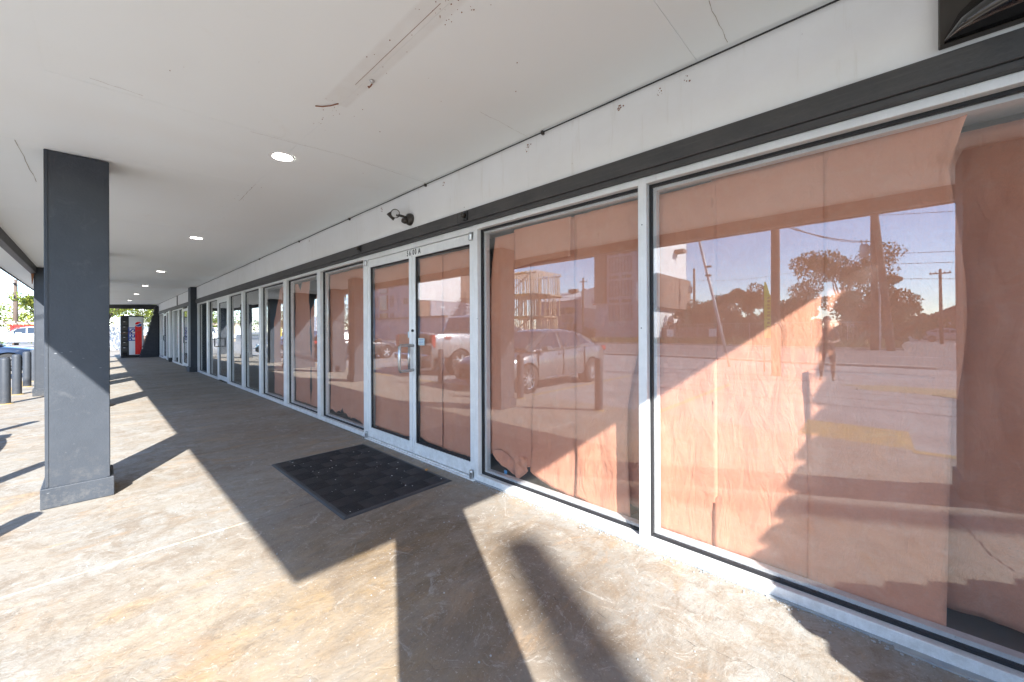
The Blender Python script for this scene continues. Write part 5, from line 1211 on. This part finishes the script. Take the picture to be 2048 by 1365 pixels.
def pickup(label, P):
    t = car(label, P, TB, TC, (1.92, -1.80), .40, TW, (1.36, 1.32, .72, .68, 1.85, .64), (-1.22, 1.42, .60, -1.06, 1.86, .58), .99, extra={'bed': (-2.82, -1.32, .86, .80, 1.6)}, spokes=6, style='six', name='pickup_truck', cat='pickup truck')
    addbox(t, 'taillight', 'redlamp', -2.95, -2.80, .86, 1.005, .90, 1.30, .02); addbox(t, 'headlight', 'headlamp', 2.70, 2.94, .66, .93, .84, 1.04, .03)
    MB().box(-3.06, -2.90, -.93, .93, .52, .70).build('rear_bumper', 'chrome', t, bevel=.03)
    MB().box(-2.955, -2.925, -.80, .80, .78, 1.34).build('tailgate', P, t, bevel=.02); MB().box(-2.975, -2.955, -.14, .14, 1.15, 1.24).build('tailgate_handle', 'black', t, bevel=.01)
    MB().box(2.88, 2.98, -.64, .64, .74, 1.06).build('grille', 'chrome', t, bevel=.03); MB().box(2.84, 3.02, -.95, .95, .50, .70).build('front_bumper', 'chrome', t, bevel=.04)
    addbox(t, 'side_mirror', P, .82, 1.02, .92, 1.16, 1.28, 1.50, .03); addbox(t, 'door_handle', 'chrome', .16, .36, 1.0, 1.03, 1.10, 1.14, .008); addbox(t, 'door_handle', 'chrome', -.84, -.64, 1.0, 1.03, 1.12, 1.16, .008)
    for x_ in (1.1, .07, -.98, -1.28): addbox(t, 'door_gap', 'black', x_, x_+.012, .98, 1.0055, .58, 1.30, 0)
    return t
t = pickup('silver pickup truck backed in, red tail lamp mirrored in the right door leaf', P_silver)
tm = Matrix.Translation((-2.32, -1.012, 1.20)) @ Matrix.Rotation(R(90), 4, 'X')
text('lettering', '4x4', .17, 'redlamp', tm, t, bold=.004)
tm = Matrix.Translation((-2.32, 1.012, 1.20)) @ Matrix.Rotation(R(180), 4, 'Z') @ Matrix.Rotation(R(90), 4, 'X')
text('lettering', '4x4', .17, 'redlamp', tm, t, bold=.004)
t.location = (-10.6, -7.45, G0); t.rotation_euler = (0, 0, R(-90))
t = pickup('white pickup truck at the left edge, parked beyond the bollards', P_white); t.location = (-59.0, -6.6, G0); t.rotation_euler = (0, 0, R(-90))
for s_ in (1, -1):
    tm = Matrix.Translation((.55, s_*1.012, .98)) @ (Matrix.Rotation(R(180), 4, 'Z') if s_ > 0 else Matrix.Identity(4)) @ Matrix.Rotation(R(90), 4, 'X')
    o = text('lettering', 'SILVERADO', .13, 'chrome', Matrix.Translation((-59, -6.6, G0)) @ tm, t, spacing=1.2)

# ================================================================== PERSON (mirrored in the largest window)
def person(x, y, z):
    t = thing('person', 'person in dark top and shorts standing in the car park, mirrored beside the toothed shadow', 'person', (x, y, z))
    sk = {'pel': ((0, 0, .93), .125), 'wai': ((0, .01, 1.06), .115), 'che': ((0, 0, 1.28), .145), 'nk0': ((0, 0, 1.43), .07), 'nk1': ((0, .01, 1.50), .052), 'hd0': ((0, .02, 1.56), .072), 'hd1': ((0, .02, 1.64), .088), 'hd2': ((0, .01, 1.71), .06)}
    ed = [('pel', 'wai'), ('wai', 'che'), ('che', 'nk0'), ('nk0', 'nk1'), ('nk1', 'hd0'), ('hd0', 'hd1'), ('hd1', 'hd2')]
    for s_, n_ in ((1, 'l'), (-1, 'r')):
        sk.update({n_+'sh': ((s_*.17, 0, 1.37), .06), n_+'el': ((s_*.235, .01 + (.0), 1.11), .042), n_+'wr': ((s_*(.13), .20, 1.06), .030), n_+'ha': ((s_*.07, .25, 1.08), .034),
                   n_+'hp': ((s_*.10, 0, .86), .095), n_+'kn': ((s_*.12, .02, .49), .060), n_+'ca': ((s_*.125, -.01, .34), .058), n_+'an': ((s_*.13, -.01, .09), .036), n_+'to': ((s_*.145, .15, .035), .034)})
        ed += [('che', n_+'sh'), (n_+'sh', n_+'el'), (n_+'el', n_+'wr'), (n_+'wr', n_+'ha'), ('pel', n_+'hp'), (n_+'hp', n_+'kn'), (n_+'kn', n_+'ca'), (n_+'ca', n_+'an'), (n_+'an', n_+'to')]
    ks = list(sk); me = bpy.data.meshes.new('body'); me.from_pydata([sk[k_][0] for k_ in ks], [(ks.index(a), ks.index(b_)) for a, b_ in ed], [])
    o = bpy.data.objects.new('body', me); COL.objects.link(o); md = o.modifiers.new('skin', 'SKIN'); md.use_smooth_shade = True
    for k_, v in zip(ks, me.skin_vertices[0].data): v.radius = (sk[k_][1],)*2; v.use_root = (k_ == 'pel')
    o.modifiers.new('sub', 'SUBSURF').levels = 2; o.modifiers['sub'].render_levels = 2
    skin = mat('skin', (.42, .24, .17), .6); M['shirt'] = mat('dark_shirt', (.035, .03, .035), .9); M['shorts'] = mat('dark_shorts', (.06, .055, .06), .9)
    bpy.context.view_layer.update(); m2 = bpy.data.meshes.new_from_object(o.evaluated_get(bpy.context.evaluated_depsgraph_get())); o.modifiers.clear(); o.data = m2
    m2.materials.clear(); m2.materials.append(skin); m2.materials.append(M['shirt']); m2.materials.append(M['shorts']); m2.materials.append(M['black'])
    for p in m2.polygons:
        c = p.center; p.use_smooth = True
        if c.z < .07: p.material_index = 3
        elif .55 < c.z < .98 and abs(c.x) < .22 and c.y < .14: p.material_index = 2
        elif .98 <= c.z < 1.45 and (abs(c.x) < .2 or c.z > 1.16) and c.y < .15: p.material_index = 1
    o.parent = t
    hr = MB(); hr.grid(lambda u, v: (.094*math.sin(math.pi*v*.56)*math.cos(2*math.pi*u), .005+.10*math.sin(math.pi*v*.56)*math.sin(2*math.pi*u) - .02*v, 1.665+.105*math.cos(math.pi*v*.56)), 20, 8)
    hr.build('hair', 'black', None, smooth=True).parent = t
    for s_ in (1, -1):      # fingers closed round the phone
        for k_ in range(4):
            f = MB().tube([(s_*.065, .262, 1.06+.018*k_), (s_*.045, .292, 1.062+.018*k_), (s_*.022, .288, 1.064+.018*k_)], [.009, .009, .007], 6).build('finger', skin, None, smooth=True); f.parent = t
        f = MB().tube([(s_*.075, .235, 1.10), (s_*.055, .25, 1.125), (s_*.03, .262, 1.13)], [.011, .010, .008], 6).build('thumb', skin, None, smooth=True); f.parent = t
    for s_ in (1, -1):
        e_ = MB().lathe([(0, .012), (.012, .006), (.014, 0)], (s_*.033, .098, 1.645), 'y', 10).build('eye', 'decal', None); e_.parent = t
        e_ = MB().lathe([(0, .014), (.006, .0135), (.006, 0)], (s_*.033, .098, 1.645), 'y', 8).build('iris', 'black', None); e_.parent = t
        e_ = MB().grid(lambda u, v: (s_*(.088+.012*math.sin(math.pi*u)), -.01+.03*v+.01*u, 1.60+.06*u), 4, 3).build('ear', skin, None, smooth=True); e_.parent = t
    n_ = MB().add([(0, .105, 1.66), (-.014, .106, 1.605), (.014, .106, 1.605), (0, .135, 1.61)], [(0,1,3),(0,3,2),(1,2,3),(0,2,1)]).build('nose', skin, None); n_.parent = t
    n_ = MB().tube([(-.024, .103, 1.578), (0, .112, 1.575), (.024, .103, 1.578)], .005, 6).build('mouth', mat('lips', (.30, .10, .09), .6), None); n_.parent = t
    ph = MB().box(-.04, .04, .268, .278, 1.05, 1.14).build('phone', 'black', label='dark phone held in both hands by the standing person', cat='phone')
    for v in ph.data.vertices: v.co += Vector((x, y, z))
    return t
person(-.92, -11.35, G0)
bpy.context.view_layer.update()
